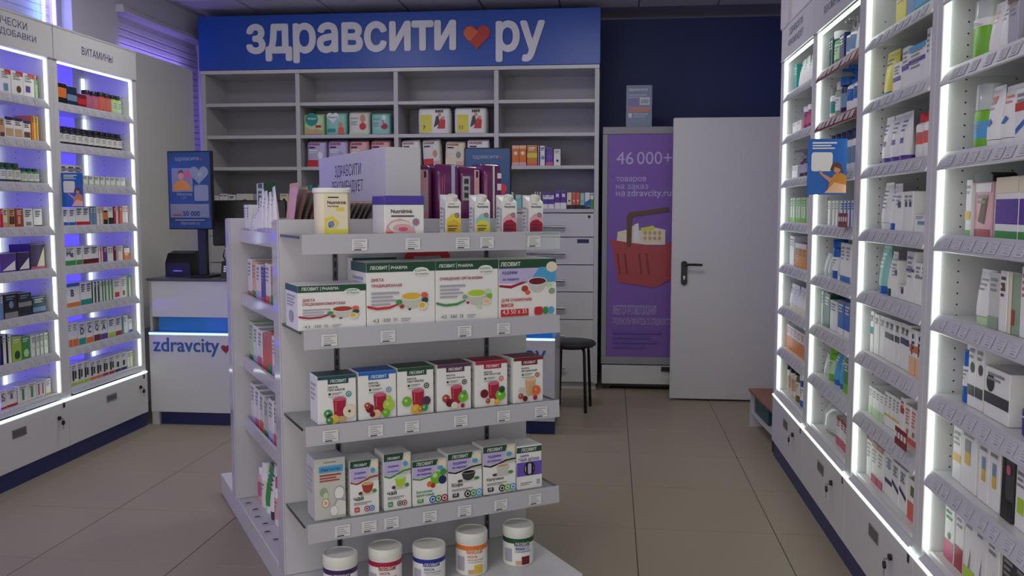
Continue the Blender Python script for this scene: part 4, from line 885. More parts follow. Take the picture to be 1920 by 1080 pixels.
mb = MB(); mb.prism([(-.08, 0), (.08, 0), (.08, .10), (-.02, .075), (-.08, .03)], -.045, .045, DARK, 'x'); mb.obj('body', t); mb = MB()
for i in range(3):
    for j in range(3): mb.box(-.03+.022*i, -.014+.022*i, -.07+.018*j, -.058+.018*j, .036+.013*j, .047+.013*j, TAGW)
mb.obj('keypad', t)
t = thing('cash_box', 'white till cash box standing behind the card terminal', 'box', (-2.42, 5.76, .953)); BX('body', -.12, .12, 0, .10, 0, .17, WHITE2, t, .006); BX('lid', -.125, .125, -.003, .103, .171, .185, WHITE, t, .004)

# ================================================================== FRIDGE, LEAFLET, DOOR, STOOL, BENCH
t = thing('drinks_fridge', 'tall grey fridge with purple basket poster beside the open door', 'fridge', (-.072, 6.965, 0))
FRG = mat('fridge_grey', '8c8c92', .4); FRW = mat('fridge_white', 'c6c6c8', .4)
BX('body', .012, .588, .045, .62, .06, 2.0, FRG, t, .004)
df = MB(); df.box(0, .6, 0, .042, 1.955, 2.01, FRG, .003); df.box(0, .6, 0, .042, .20, .258, FRG, .003); df.box(0, .040, 0, .042, .259, 1.954, FRG, .003); df.box(.56, .6, 0, .042, .259, 1.954, FRG, .003); df.obj('door_frame', t)
po = BX('poster', .041, .559, .006, .02, .259, 1.954, mat('poster_purple', '7a57aa', .5), t)
BX('lower_grille', .006, .594, .004, .04, .045, .192, FRW, t, .004); BX('lower_latch', .46, .56, -.006, .003, .150, .185, BLACK, t); BX('foot', .02, .07, .05, .1, 0, .06, BLACK, t); BX('foot', .53, .58, .05, .1, 0, .06, BLACK, t)
BX('cabinet_gap', .01, .59, .045, .05, .02, .044, BLACK, t)
P = Print(1, 1, .0055, x0=0); PO = 'lilac'
def fx(px): return (px-1130)*.003984*100
def fz(py): return (2.01-(py-238)*.004074)*100
P.text('46', fx(1156), fz(307), PO, h=9.4); P.text('000+', fx(1195), fz(307), PO, h=9.4, w=26); P.text('товаров', fx(1156), fz(341), PO, w=22.5, bold=.006); P.text('на заказ', fx(1156), fz(352.5), PO, w=24, bold=.002); P.text('на', fx(1156), fz(366), PO, w=6.6, bold=.006); P.text('zdravcity.ru', fx(1177), fz(369.5), PO, w=33, bold=.012)
BK = [(1143, 446), (1180, 452), (1240, 459), (1262, 450), (1262, 520), (1232, 536), (1162, 527), (1150, 460)]
P.poly([(fx(a), fz(b)) for a, b in ((1158, 452), (1160, 432), (1178, 428), (1190, 420), (1196, 416), (1200, 430), (1226, 421), (1230, 424), (1250, 428), (1250, 456), (1180, 456))], 'cream'); P.poly([(fx(a), fz(b)) for a, b in ((1190, 450), (1192, 418), (1199, 416), (1203, 450))], 'white'); P.poly([(fx(a), fz(b)) for a, b in ((1203, 425), (1228, 420), (1230, 428), (1205, 432))], 'yellow')
for i in range(4):
    for j in range(2): P.poly(ell(fx(1212+9*i), fz(434+10*j), 1.3, 1.6), 'tan')
P.poly([(fx(a), fz(b)) for a, b in BK], 'basket'); P.poly([(fx(a), fz(b)) for a, b in ((1143, 446), (1180, 452), (1240, 459), (1262, 450), (1262, 458), (1240, 467), (1150, 460))], 'basket')
for a in (1160, 1174, 1201, 1215): P.poly([(fx(a-2), fz(472)), (fx(a+2), fz(472)), (fx(a+7), fz(512)), (fx(a+3), fz(512))], 'basketdark')
P.poly([(fx(a), fz(b)) for a, b in ((1177, 460), (1177, 402), (1182, 396), (1256, 386), (1256, 394), (1187, 404), (1186, 460))], 'brown')
P.text('ИМЕЮТСЯ ПРОТИВОПОКАЗАНИЯ', fx(1152), fz(588), PO, w=33, h=7.5); P.text('ПРОКОНСУЛЬТИРУЙТЕСЬ СО СПЕЦИАЛИСТОМ', fx(1152), fz(609), PO, w=46, h=7.5); P.lines(4, 'violet', fx(1152), fx(1245), fz(652), fz(616))
P.done('poster_print', po)
t = thing('leaflet_stand', 'blue leaflet in a clear stand on top of the fridge', 'leaflet', (.105, 7.06, 2.012), math.radians(3))
BX('leaflet', 0, .19, 0, .002, .004, .315, mat('leaflet_blue', '3a5aa8', .4), t); BX('acrylic_sheet', -.003, .193, -.004, -.002, .0, .318, GLASS, t); BX('acrylic_foot', -.003, .193, -.002, .07, 0, .003, GLASS, t)
P = Print(.19, .315, -.0002, x0=0); P.text('здравсити', 8, 86, 'white', w=74, bold=.03); P.lines(2, 'lilac', 8, 80, 70, 80); P.rect(52, 92, 54, 72, 'white'); P.text('500', 58, 58, 'purple', w=28, bold=.03); P.rect(8, 46, 52, 68, 'violet'); P.rect(6, 94, 38, 48, 'coral'); P.poly(rrect(8, 22, 24, 34, 2), 'white'); P.lines(2, 'lilac', 28, 86, 24, 34); P.done('front_print', t)

t = thing('open_door', 'pale grey metal door leaf with black lever handle standing open', 'door', (.438, 6.627, 0))
DG = mat('door_grey', 'c6c5c8', .42, noise=.02, nscale=1.5)
BX('leaf', 0, .90, 0, .045, .012, 2.040, DG, t, .003); BX('edge_strip', -.004, 0, .004, .041, .014, 2.036, mat('door_edge', 'c8c8cc', .4), t)
hx = .086
pl = MB().prism(rrect(hx-.022, hx+.022, .845, 1.02, .021, 5), -.010, -.0003, BLACK, 'y').obj('handle_plate', t)
mb = MB(); mb.prism([(hx+.012*math.cos(a*.524), .995+.012*math.sin(a*.524)) for a in range(12)], -.045, -.011, BLACK, 'y'); mb.tube([(hx, -.045, .995), (hx+.06, -.047, .996), (hx+.125, -.044, .994)], .0085, BLACK, 8); mb.obj('lever', pl)
mb = MB().prism([(hx+.008*math.cos(a*.524), .905+.008*math.sin(a*.524)) for a in range(12)], -.012, -.0102, HANDLE, 'y'); mb.box(hx-.004, hx+.004, -.0118, -.0102, .885, .9, HANDLE); mb.obj('keyhole', pl)
BX('hinge', .905, .925, .006, .04, .25, .37, HANDLE, t); BX('hinge', .905, .925, .006, .04, 1.68, 1.80, HANDLE, t)

t = thing('stool', 'round black stool with four thin metal legs by the counter end', 'stool', (-.262, 6.255, 0))
MB().lathe([(.148, .448), (.162, .455), (.165, .468), (.15, .482), (.10, .490), (.02, .492)], 0, 0, mat('stool_vinyl', '2c2e32', .45), 24).obj('seat', t)
for k in range(4):
    a = math.radians(38+90*k); ca, sa = math.cos(a), math.sin(a)
    MB().tube([(.06*ca, .06*sa, .446), (.115*ca, .115*sa, .444), (.134*ca, .134*sa, .428), (.139*ca, .139*sa, .40), (.158*ca, .158*sa, .0)], .0105, BLACK, 8).obj('leg', t)
MB().tube([(.10*math.cos(i*.524), .10*math.sin(i*.524), .438) for i in range(13)], .007, BLACK, 6).obj('ring', t)

t = thing('low_bench', 'low brown-topped bench with white lower shelf at the end of the lit cabinets', 'bench', (.922, 5.245, 0), math.radians(3.2))
BX('top', 0, .36, -.0, .64, .228, .246, mat('bench_brown', '8a5c48', .5, noise=.08, nscale=6), t, .002); BX('lower_shelf', .015, .35, .02, .62, .085, .10, WHITE2, t, .001)
BX('side_panel', .012, .35, .622, .637, .0, .227, WHITE2, t); BX('side_panel', .012, .35, .003, .018, 0, .227, mat('bench_dark', '3c2c28', .6), t)
t2 = thing('storage_tray', 'dark green tray lying on the lower shelf of the brown bench', 'tray', (.912, 5.66, .103), math.radians(3.2)); mb = MB(); mb.box(.02, .30, -.20, .18, 0, .008, pc('darkteal')); mb.box(.02, .03, -.20, .18, .0085, .10, pc('darkteal')); mb.box(.29, .30, -.20, .18, .0085, .10, pc('darkteal')); mb.box(.031, .289, -.20, -.19, .0085, .10, pc('darkteal')); mb.box(.031, .289, .17, .18, .0085, .10, pc('darkteal')); mb.obj('tray_body', t2); BX('tray_rim', .016, .304, -.204, .184, .101, .106, pc('teal'), t2)

# ================================================================== GONDOLA (own frame: x along the front, y into the stand)
GA = math.radians(33.108); GO = Vector((-1.136, 3.013, 0)); GM = Matrix.Translation(GO) @ Matrix.Rotation(GA, 4, 'Z')
GL = .955; GT = .088; GW = .962
g = thing('gondola_stand', 'white free-standing shop gondola with glass shelves in the middle of the floor', 'gondola', GO, GA)
BX('base', 0, .95, -.46, 1.40, .0, .098, WHITE, g, .003)
fp = BX('front_panel', 0, GW, 0, GT, .099, 1.36, PANEL, g, .0015)
BX('rear_panel', 0, GW, GL, GL+GT, .099, 1.355, PANEL, g, .0015)
BX('divider', .47, .49, GT+.001, GL-.001, .099, 1.30, PANEL, g)
BX('top_deck', .492, GW-.02, GT+.001, GL-.001, 1.301, 1.313, PANEL, g)
# glossy edging of the panel ends
GLOSS = mat('gloss_edging', 'c4c2cc', .08, spec=.6)
for y in (.001, GL+.001): BX('edge_profile', -.006, -.0005, y, y+GT-.002, .10, 1.352, GLOSS, g, .001)
for x in (.195, .787):
    up = MB().box(x-.009, x+.009, -.003, -.0005, .10, 1.33, mat('upright_steel', '606268', .35, metal=.6))
    for k in range(34): up.box(x-.0035, x+.0035, -.0036, -.003, .14+.035*k, .162+.035*k, BLACK)
    up.obj('slotted_upright', g)
SZ = [1.310, 1.003, .687, .362]
SHG = mat('shelf_glass', '9aa4a2', .05, alpha=.42, spec=.6)
TG = MB().box(-.026, .026, -.0012, 0, -.019, .019, TAGW)
for i in range(5): TG.box(-.019, .019-.007*((i*2) % 3), -.0018, -.0012, .011-.0072*i, .0138-.0072*i+(.001 if i == 4 else 0), INKS if i < 4 else INK)
TG = TG.mesh('price_tag')
tags = [(.2, .385, .567, .66, .846), (.094, .293, .573, .724), (.092, .246, .375, .557, .724, .877), (.127, .219, .298, .438, .57, .713, .853)]
BRK = MB()
for x in (.195, .787): BRK.prism([(-.24, -.008), (-.004, -.008), (-.004, -.055), (-.03, -.05)], x-.0015, x+.0015, mat('bracket_white', 'b4b4b8', .4), 'x')
BRK = BRK.mesh('bracket')
for i, z in enumerate(SZ):
    sh = MB().box(.006, .955, -.262, -.004, -.007, 0, SHG).obj('glass_shelf', g, (0, 0, z))
    BX('glass_rim', .003, .0058, -.262, -.004, -.008, .0005, EDGE, sh); BX('glass_rim', .9552, .958, -.262, -.004, -.008, .0005, EDGE, sh)
    link('bracket', BRK, sh)
    xe = .815 if i == 0 else .957
    mb = MB(); mb.prism([(-.275, -.058), (-.271, -.058), (-.2665, .004), (-.2705, .006)], .012, xe, RAIL); mb.obj('price_rail', sh)
    if i == 0:
        mb = MB(); mb.prism([(-.275, -.058), (-.273, -.058), (-.2685, .004), (-.2705, .006)], .8155, .957, GLASS); mb.obj('clear_rail', sh)
    for x in tags[i]: link('price_tag', TG, sh, (x, -.2765, -.030))
# side bays: shelves facing left
LZ = [1.288, 1.010, .731, .455]
for i, z in enumerate(LZ):
    for s in (0, 1):
        x0, x1, xl = (.052, .468, .040) if s == 0 else (.492, GW-.052, GW-.052)
        sh = BX('side_shelf', x0, x1, GT+.003, GL-.003, z-.012, z, PANEL, g)
        mb = MB(); mb.prism([(xl, z-.036), (xl+.0115, z-.036), (xl+.0115, z+.018), (xl, z+.016)], GT+.004, GL-.004, GLOSS, 'y'); mb.obj('price_rail', sh)

# ---- header box on top
hb = thing('header_box', 'white cardboard box sign with two lines of blue text atop the gondola', 'sign', GM @ Vector((.417, .082, 1.3606)), GA)
CARD = mat('white_card', 'c6c5cc', .55)
BX('box', 0, .137, 0, .94, 0, .265, CARD, hb, .0015)
mb = MB(); put_text(mb, 'ЗДРАВСИТИ', -.68, .163, NAVYINK, w=.376, h=.058, bold=-.004); put_text(mb, 'РЕКОМЕНДУЕТ', -.725, .098, NAVYINK, w=.445, h=.056, bold=-.004)
l_ = mb.obj('lettering', hb, (-.0006, 0, 0)); l_.rotation_euler = (0, 0, math.radians(-90))

# ---- helper to set goods on the gondola
def gobj(name, label, cat, x, y, z, rz=0, group=None):
    M = GM @ Matrix.Translation((x, y, z)) @ Matrix.Rotation(rz, 4, 'Z')
    return thing(name, label, cat, M.to_translation(), GA+rz, group)
def carton(label, x0, x1, yf, z, h, d, body, draw, side=None, top=None):
    w_ = x1-x0-.002; o = gobj('carton_box', label, 'box', (x0+x1)/2, yf+d/2, z+.0008)
    BX('carton', -w_/2, w_/2, -d/2, d/2, 0, h, pc(body), o, .0014)
    P = Print(w_, h, -d/2); draw(P); P.done('front_print', o)
    if top: BX('lid_print', -w_/2+.0015, w_/2-.0015, -d/2+.0015, d/2-.0015, h+.0001, h+.0006, pc(top), o)
    if side:   # print on the left flank
        mb = MB(); Q = Print(d, h, 0, x0=0); side(Q); q = Q.done('side_print', o); q.location = (-w_/2, d/2, 0); q.rotation_euler = (0, 0, math.radians(-90))
    return o
BR = 'ЛЕОВИТ'
def script_mark(P, x, z, w, col='green'):   # slanted two-word mark
    P.ell(x+w*.5, z+4, w*.55, 7.5, 'white'); P.text('худеем', x+w*.05, z+3.6, col, w=w*.8, bold=.01); P.text('за неделю', x+w*.1, z-1.2, col, w=w*.85, bold=.01)
def bowl(P, cx, cz, r, soup, extra):
    P.poly([(cx-r, cz), (cx-r*.8, cz-r*.75), (cx-r*.35, cz-r*1.15), (cx+r*.35, cz-r*1.15), (cx+r*.8, cz-r*.75), (cx+r, cz)], 'greywhite'); P.ell(cx, cz, r, r*.42, 'white'); P.ell(cx, cz, r*.9, r*.34, soup)
    for dx, dz, rr, c in extra: P.ell(cx+r*dx, cz+r*dz, r*rr, r*rr*.9, c)
VEG = [(-1.15, -.55, .28, 'green'), (-.9, -1.0, .22, 'brick'), (1.2, .05, .32, 'coral'), (1.25, -.45, .30, 'darkgreen'), (1.0, -1.0, .45, 'cream'), (.95, -.95, .28, 'gold'), (-.2, -1.3, .13, 'charcoal')]
SAL = [(-1.2, -.35, .26, 'sage'), (1.15, .15, .30, 'palegreen'), (1.3, -.35, .28, 'lawn'), (-.9, -.95, .15, 'crimson'), (1.0, -.9, .42, 'cream'), (1.0, -.85, .25, 'peach'), (.2, -1.35, .25, 'palegreen')]
def diet(lines, swoosh, soup, nums, extra, tz=70):
    def f(P):
        P.rect(0, 100, 85, 100, 'darkgreen'); P.text(BR, 5, 89.5, 'white', w=25, bold=.02); P.rect(32, 32.6, 88, 97, 'white'); P.text('PHARMA', 35, 89.5, 'white', w=24, bold=.01)
        script_mark(P, 68, 80, 22); z = tz
        for s_, w_ in lines: P.text(s_, 6, z, 'crimson', w=w_, bold=.02); z -= 9
        P.lines(4, 'greylav', 6, 46, z-20, z+3)
        P.poly([(0, 30), (14, 26), (32, 27), (46, 33), (46, 36), (32, 31), (14, 30), (0, 34)], swoosh); bowl(P, 64, 46, 16, soup, extra)
        P.text(nums, 6, 6, 'charcoal', w=36, h=6.5, bold=.005); P.lines(2, 'greylav', 48, 62, 6, 12)
    return f
def sd(P): P.rect(0, 100, 85, 100, 'darkteal'); P.lines(4, 'greylav', 12, 80, 50, 78); P.ell(45, 28, 18, 14, 'greylav')
F2 = 'on second gondola shelf'
carton('low wide green-topped diet carton with soup bowl, leftmost '+F2, .0, .2285, -.25, SZ[1], .146, .17, 'white', diet([('ДИЕТА', 18), ('СРЕДИЗЕМНОМОРСКАЯ', 62)], 'crimson', 'brick', '-4,3  -550  32', VEG, 64), sd)
carton('tall green-topped diet carton with yellow soup bowl, second from left '+F2, .229, .4755, -.25, SZ[1], .214, .17, 'white', diet([('ДИЕТА', 18), ('ТРАДИЦИОННАЯ', 44)], 'red', 'gold', '-4,3  -500  31', VEG), sd)
carton('tall green-topped diet carton with green soup and green stripe, third '+F2, .476, .717, -.25, SZ[1], .214, .17, 'white', diet([('ОЧИЩЕНИЕ ОРГАНИЗМА', 68)], 'green', 'lime', '-4,5  -560  35', SAL, 68), sd)
def diet4(P):
    P.rect(0, 100, 85, 100, 'darkgreen'); P.text(BR, 3, 89, 'white', w=34, bold=.02); P.rect(0, 100, 60, 85, 'lilac'); P.poly([(52, 60), (100, 60), (100, 86), (70, 86)], 'azure'); P.ell(92, 86, 10, 9, 'cream'); P.text('худеем', 5, 74, 'purple', w=26, bold=.02); P.text('за неделю', 6, 64, 'purple', w=28, bold=.02)
    P.rect(0, 100, 0, 58, 'white'); P.poly([(0, 54), (20, 51), (40, 58), (48, 62), (40, 62), (20, 56), (0, 58)], 'crimson'); bowl(P, 66, 62, 17, 'maroon', [(-1.3, -.7, .35, 'brick'), (-1.0, -1.1, .28, 'coral'), (1.2, -.4, .32, 'palegreen'), (1.5, -1.1, .5, 'white'), (1.5, -1.05, .36, 'sage')])
    P.text('ДЛЯ СНИЖЕНИЯ', 3, 28, 'red', w=52, bold=.02); P.text('веса', 3, 20, 'red', w=20, bold=.02); P.rect(2, 50, 4, 16, 'red'); P.text('4,3 50 х 35', 5, 7, 'white', w=42); P.poly(rrect(60, 75, 4, 18, 4), 'red'); P.ell(80, 11, 5.5, 6.5, 'green'); P.ell(90, 11, 5.5, 6.5, 'azure')
carton('square diet carton with lilac picture top and red figures, rightmost '+F2, .718, .953, -.25, SZ[1], .212, .17, 'white', diet4)
o = carton('green-topped carton half hidden behind the yellow-soup diet carton '+F2, .236, .40, -.072, SZ[1], .222, .06, 'white', lambda P: (P.rect(0, 100, 84, 100, 'darkteal'), P.text('ЛЕО PHARMA', 3, 88, 'white', w=60), P.lines(3, 'lilac', 8, 60, 55, 75)))
# red-handled case behind
t = gobj('carry_case', 'carton with red plastic carry handle behind the diet cartons', 'case', .53, -.042, SZ[1]+.0008); BX('case_body', -.11, .11, -.032, .032, 0, .205, pc('offwhite'), t, .004)
mb = MB(); mb.prism([(-.085, .206), (-.085, .225), (-.07, .242), (.07, .242), (.085, .225), (.085, .206), (.062, .206), (.055, .222), (-.055, .222), (-.062, .206)], -.008, .008, pc('red'), 'y'); mb.obj('handle', t)

# shelf 3: six drink-mix cartons
def kissel(col, title, w2, glass, fruits, badge):
    def f(P):
        P.rect(0, 100, 93, 100, col); P.rect(26, 80, 83, 94, col); P.text(BR, 32, 86, 'white', w=42, bold=.02)
        P.text('КИСЕЛЬ', 26, 74.5, 'charcoal', w=26, bold=.02); P.text(title, 26, 68.5, 'charcoal', w=w2, bold=.02); P.rect(27, 33, 60, 64.5, 'charcoal'); P.lines(2, 'grey', 36, 62, 60, 65); P.rect(26, 68, 55.5, 57, 'sage'); P.circ(79, 60, 7.5, badge); P.circ(79, 60, 4.5, 'white'); P.circ(79, 60, 3, badge)
        P.poly([(38, 52), (72, 52), (69, 20), (64, 15), (47, 15), (41, 20)], glass); P.ell(55, 51, 17, 4.2, 'rose' if glass != 'tan' else 'peach'); P.rect(44, 46.5, 26, 46, 'coral' if glass != 'tan' else 'peach')
        for x, z, r, c in fruits: P.circ(x, z, r*1.22, c); P.circ(x-r*.25, z+r*.2, r*.35, 'peach' if c in ('orange', 'coral', 'gold', 'brick') else 'palegreen' if c in ('lawn', 'green', 'lime') else c)
    return f
FR = dict(a=[(25, 22, 9, 'green'), (30, 14, 8, 'darkpurple'), (80, 24, 14, 'cream'), (80, 24, 3, 'brown'), (40, 10, 10, 'gold'), (28, 8, 8, 'green'), (62, 8, 7, 'tan')], b=[(28, 24, 9, 'maroon'), (22, 30, 7, 'brick'), (78, 28, 13, 'lime'), (78, 42, 6, 'lime'), (45, 12, 9, 'peach'), (70, 12, 9, 'lawn'), (34, 12, 6, 'maroon')], c=[(24, 30, 11, 'lawn'), (78, 28, 10, 'plum'), (48, 12, 11, 'gold'), (62, 12, 7, 'orange'), (72, 14, 8, 'green')], d=[(24, 28, 9, 'brick'), (34, 18, 9, 'maroon'), (74, 28, 12, 'lawn'), (78, 38, 5, 'green'), (48, 12, 8, 'cream'), (72, 10, 5, 'crimson')], e=[(26, 30, 10, 'maroon'), (76, 24, 13, 'lawn'), (80, 36, 8, 'darkgreen'), (50, 10, 9, 'cream'), (64, 10, 7, 'gold'), (36, 14, 6, 'brick')], f=[(26, 28, 8, 'greywhite'), (22, 16, 7, 'brick'), (74, 26, 13, 'orange'), (74, 26, 8, 'coral'), (36, 10, 7, 'maroon'), (70, 10, 6, 'crimson')])
F3 = 'on third gondola shelf'
K = [(.061, .193, .160, 'darkteal', 'ПРИ КАШЛЕ', 44, 'crimson', 'a', 'teal', 'white drink carton with teal top and sliced apple'), (.199, .334, .163, 'blue', 'СОННЫЙ', 30, 'crimson', 'b', 'steel', 'white drink carton with blue top and pear'), (.337, .471, .166, 'darkgreen', 'ПРИ ГРИППЕ', 46, 'crimson', 'c', 'darkgreen', 'white drink carton with dark green top and sea buckthorn'), (.483, .614, .166, 'plum', 'ОБЩЕУКРЕПЛЯЮЩИЙ', 54, 'crimson', 'd', 'charcoal', 'white drink carton with plum top and green apple'), (.629, .759, .166, 'crimson', 'ПРИ ПРОСТУДЕ', 52, 'crimson', 'e', 'coral', 'white drink carton with crimson top and cut lime'), (.782, .906, .168, 'maroon', 'ВИТАМИННЫЙ', 52, 'tan', 'f', 'brick', 'white drink carton with maroon top and peach')]
for x0, x1, h_, col, ti, w2, gl, fr, bd, lb in K: carton('%s %s' % (lb, F3), x0, x1, -.24, SZ[2], h_, .10, 'white', kissel(col, ti, w2, gl, FR[fr], bd), lambda P: P.lines(4, 'greylav', 12, 80, 45, 85), top=col)

# shelf 4: tea, coffee and bar cartons
F4 = 'on lowest glass gondola shelf'
def lact(P): P.lines(1, 'grey', 30, 70, 92, 95); P.rect(14, 92, 77, 88, 'azure'); P.text('Лактогон', 19, 79.5, 'navy', w=64, bold=.02); P.lines(3, 'brick', 16, 86, 62, 75); P.ell(28, 46, 13, 7, 'sage'); P.ell(35, 40, 8, 5, 'palegreen'); P.ell(34, 28, 12, 8, 'tan'); P.ell(34, 28, 9, 6, 'white'); P.ell(34, 28, 5, 3.5, 'tan'); P.ell(78, 42, 17, 12, 'greylav'); P.ell(78, 42, 15, 10, 'white'); P.poly([(52, 6), (98, 6), (98, 30), (74, 34), (56, 22)], 'greylav'); P.poly([(55, 6), (98, 6), (98, 27), (75, 31), (59, 20)], 'offwhite'); P.ell(60, 14, 14, 9, 'greylav'); P.ell(60, 14, 12.5, 8, 'white')
def hud(col, sw, title, tw, pic, ic, tcol='charcoal', t2=None):
    def f(P):
        P.rect(0, 100, 87, 100, 'darkgreen'); P.text(BR, 12, 89.8, 'white', w=48, bold=.02); P.rect(0, 100, 62, 87, 'lilac'); P.poly([(58, 62), (100, 62), (100, 100), (74, 100)], 'greywhite'); P.ell(86, 88, 11, 9, 'cream'); P.ell(80, 80, 9, 5, 'azure'); P.text('худеем', 14, 75, 'purple', w=40, bold=.02); P.text('за неделю', 12, 67, 'purple', w=42, bold=.02)
        P.rect(0, 100, 0, 60, 'white'); P.poly([(0, 60), (22, 56), (46, 60), (70, 66), (100, 68), (100, 71), (68, 69), (44, 63), (20, 59.5), (0, 63)], sw); pic(P)
        P.text(title, 10, 27 if not t2 else 27.5, tcol, w=tw, bold=.02)
        if t2: P.text(t2, 10, 18.5, tcol, w=50, bold=.02)
        P.lines(2, 'grey', 10, 72, 18.5, 24) if not t2 else None
        P.poly(rrect(12, 30, 6, 15, 2), ic[0]); P.text('10', 16, 8.2, 'white', w=9, bold=.02); x = 56
        for c in ic[1:]: P.circ(x, 10.5, 10, c); P.circ(x, 10.5, 6.5, 'white'); P.circ(x, 10.5, 4, c); x += 17
    return f
def cup(c, s):
    def f(P): P.ell(60, 40, 34, 5, 'greywhite'); P.poly([(38, 58), (82, 58), (76, 44), (66, 39), (54, 39), (44, 44)], c); P.ell(60, 58, 22, 4, 'white'); P.ell(60, 57.6, 19, 3, s); P.ell(84, 42, 8, 3.5, 'green'); P.ell(34, 40, 7, 3, 'brown')
    return f
def fruit(P): P.circ(68, 58, 17, 'lawn'); P.circ(64, 64, 7, 'palegreen'); P.circ(86, 52, 12, 'navy'); P.circ(88, 70, 9, 'green'); P.circ(48, 46, 8, 'orange'); P.circ(58, 42, 7, 'brick')
def duo(P): P.rect(0, 100, 82, 100, 'white'); P.rect(0, 100, 84, 97, 'darkgreen'); P.text(BR, 18, 87, 'white', w=62, bold=.02); P.text('худеем', 12, 74, 'purple', w=36, bold=.02); P.rect(0, 100, 30, 62, 'violet'); P.ell(50, 46, 24, 16, 'charcoal'); P.ell(50, 46, 18, 12, 'lilac'); P.rect(36, 44, 32, 60, 'black'); P.rect(58, 66, 32, 60, 'black'); P.text('Чай д/сна', 8, 63, 'purple', w=80, bold=.01); P.rect(0, 100, 0, 30, 'white'); P.lines(2, 'grey', 14, 60, 8, 16); P.rect(78, 92, 8, 20, 'greylav')
C4 = [(.046, .153, .208, lact, 'grey white drops carton with blue title band, leftmost'), (.167, .268, .186, hud(0, 'brick', 'чай', 34, cup('brick', 'tan'), ('red', 'crimson', 'blue'), t2=None), 'tall white tea carton with red cup'), (.286, .385, .196, hud(0, 'green', 'чай', 34, cup('lime', 'palegreen'), ('green', 'darkgreen', 'crimson')), 'tall white tea carton with green cup'), (.389, .521, .157, hud(0, 'green', 'Батончик', 46, fruit, ('green', 'blue', 'green', 'crimson'), 'green', 'фруктовый'), 'white bar carton with green apple and plum'), (.523, .656, .167, hud(0, 'black', 'Кофе', 32, cup('charcoal', 'black'), ('black', 'black', 'green', 'azure')), 'white coffee carton with grey cup'), (.661, .793, .176, hud(0, 'black', 'Капучино', 52, cup('greywhite', 'tan'), ('black', 'black', 'lawn', 'azure')), 'white cappuccino carton with pale cup'), (.797, .903, .162, duo, 'narrow white carton with purple tea-glass picture, rightmost')]
for x0, x1, h_, dr, lb in C4: carton('%s %s' % (lb, F4), x0, x1, -.235, SZ[3], h_, .10, 'white' if dr is not lact else 'greywhite', dr, lambda P: P.lines(5, 'greylav', 12, 80, 40, 85))

# base deck: five round tubs
def cyl_print(o, r, h, items):   # (col, a0, a1, z0, z1): patch wrapped on the cylinder, angle 0 = front
    mb = MB(); k = 0
    for col, a0, a1, z0, z1 in items:
        k += 1; n = max(2, int(abs(a1-a0)/10)); rr = r+.0004+.0003*k; vs = []
        for i in range(n+1):
            a = math.radians(a0+(a1-a0)*i/n); vs += [(rr*math.sin(a), -rr*math.cos(a), z0*h), (rr*math.sin(a), -rr*math.cos(a), z1*h)]
        mb.add(vs, [(2*i, 2*i+2, 2*i+3, 2*i+1) for i in range(n)], pc(col))
    return mb.obj('wrap_print', o)
def cyl_text(o, r, h, items):
    mb = MB(); k = 0
    for s_, a0, z, hh, wdeg, col in items:
        m2 = put_text(MB(), s_, 0, 0, pc(col), w=r*math.radians(wdeg), h=hh*h, bold=.02)
        rr = r+.004
        mb.add([(rr*math.sin(p[0]/r+math.radians(a0)), -rr*math.cos(p[0]/r+math.radians(a0)), p[2]+z*h) for p in m2.v], m2.f, pc(col))
    return mb.obj('lettering', o)
J = [(.125, 'darkpurple', 'КИСЕЛЬ', 'УСПОКАИВАЮЩИЙ', -.25, .152, 'white tub with dark purple band, leftmost'), (.283, 'crimson', 'КИСЕЛЬ', 'ВИТАМИННЫЙ', -.25, .150, 'white tub with crimson band'), (.436, 'royal', 'КИСЕЛЬ', 'ПОДАГРИЧЕСКИЙ', -.27, .136, 'shorter white tub with royal blue band'), (.608, 'orange', 'КИСЕЛЬ', 'ЖЕЛУДОЧНЫЙ', -.25, .152, 'white tub with orange band'), (.797, 'darkgreen', 'Кисель', 'очищающий', -.25, .144, 'white tub with green band and dark red drink, rightmost')]
for x, col, t1, t2, y, h_, lb in J:
    o = gobj('lidded_tub', '%s on the gondola base' % lb, 'tub', x, y, .0988, math.radians(-22)); r = .056; hb_ = h_*.76
    MB().lathe([(r*.96, 0), (r, .004), (r, hb_-.006), (r*.96, hb_)], 0, 0, pc('white'), 28).obj('tub_body', o)
    MB().lathe([(r*1.02, hb_-.002), (r*1.04, hb_+.004), (r*1.04, h_-.006), (r*.99, h_), (r*.90, h_), (r*.88, h_-.002)], 0, 0, pc('offwhite'), 28).obj('lid', o)
    hud_ = col == 'darkgreen'
    cyl_print(o, r, hb_, [('white', -100, 100, .03, .95), (col, -100, 100, .80 if not hud_ else .78, .95), (col, -20, 40, .70, .84), ('greylav', -62, -28, .15, .60), ('sage' if not hud_ else 'lilac', -14, 40, .42 if not hud_ else .55, .44 if not hud_ else .70), ('gold' if col == 'orange' else 'maroon', 8, 40, .06, .34), ('tan', -14, 6, .06, .20)])
    cyl_text(o, r, hb_, [(BR, -16, .73, .10, 52, 'white'), (t1, -16, .58, .08, 34, col), (t2, -16, .48, .07, 58, col)])

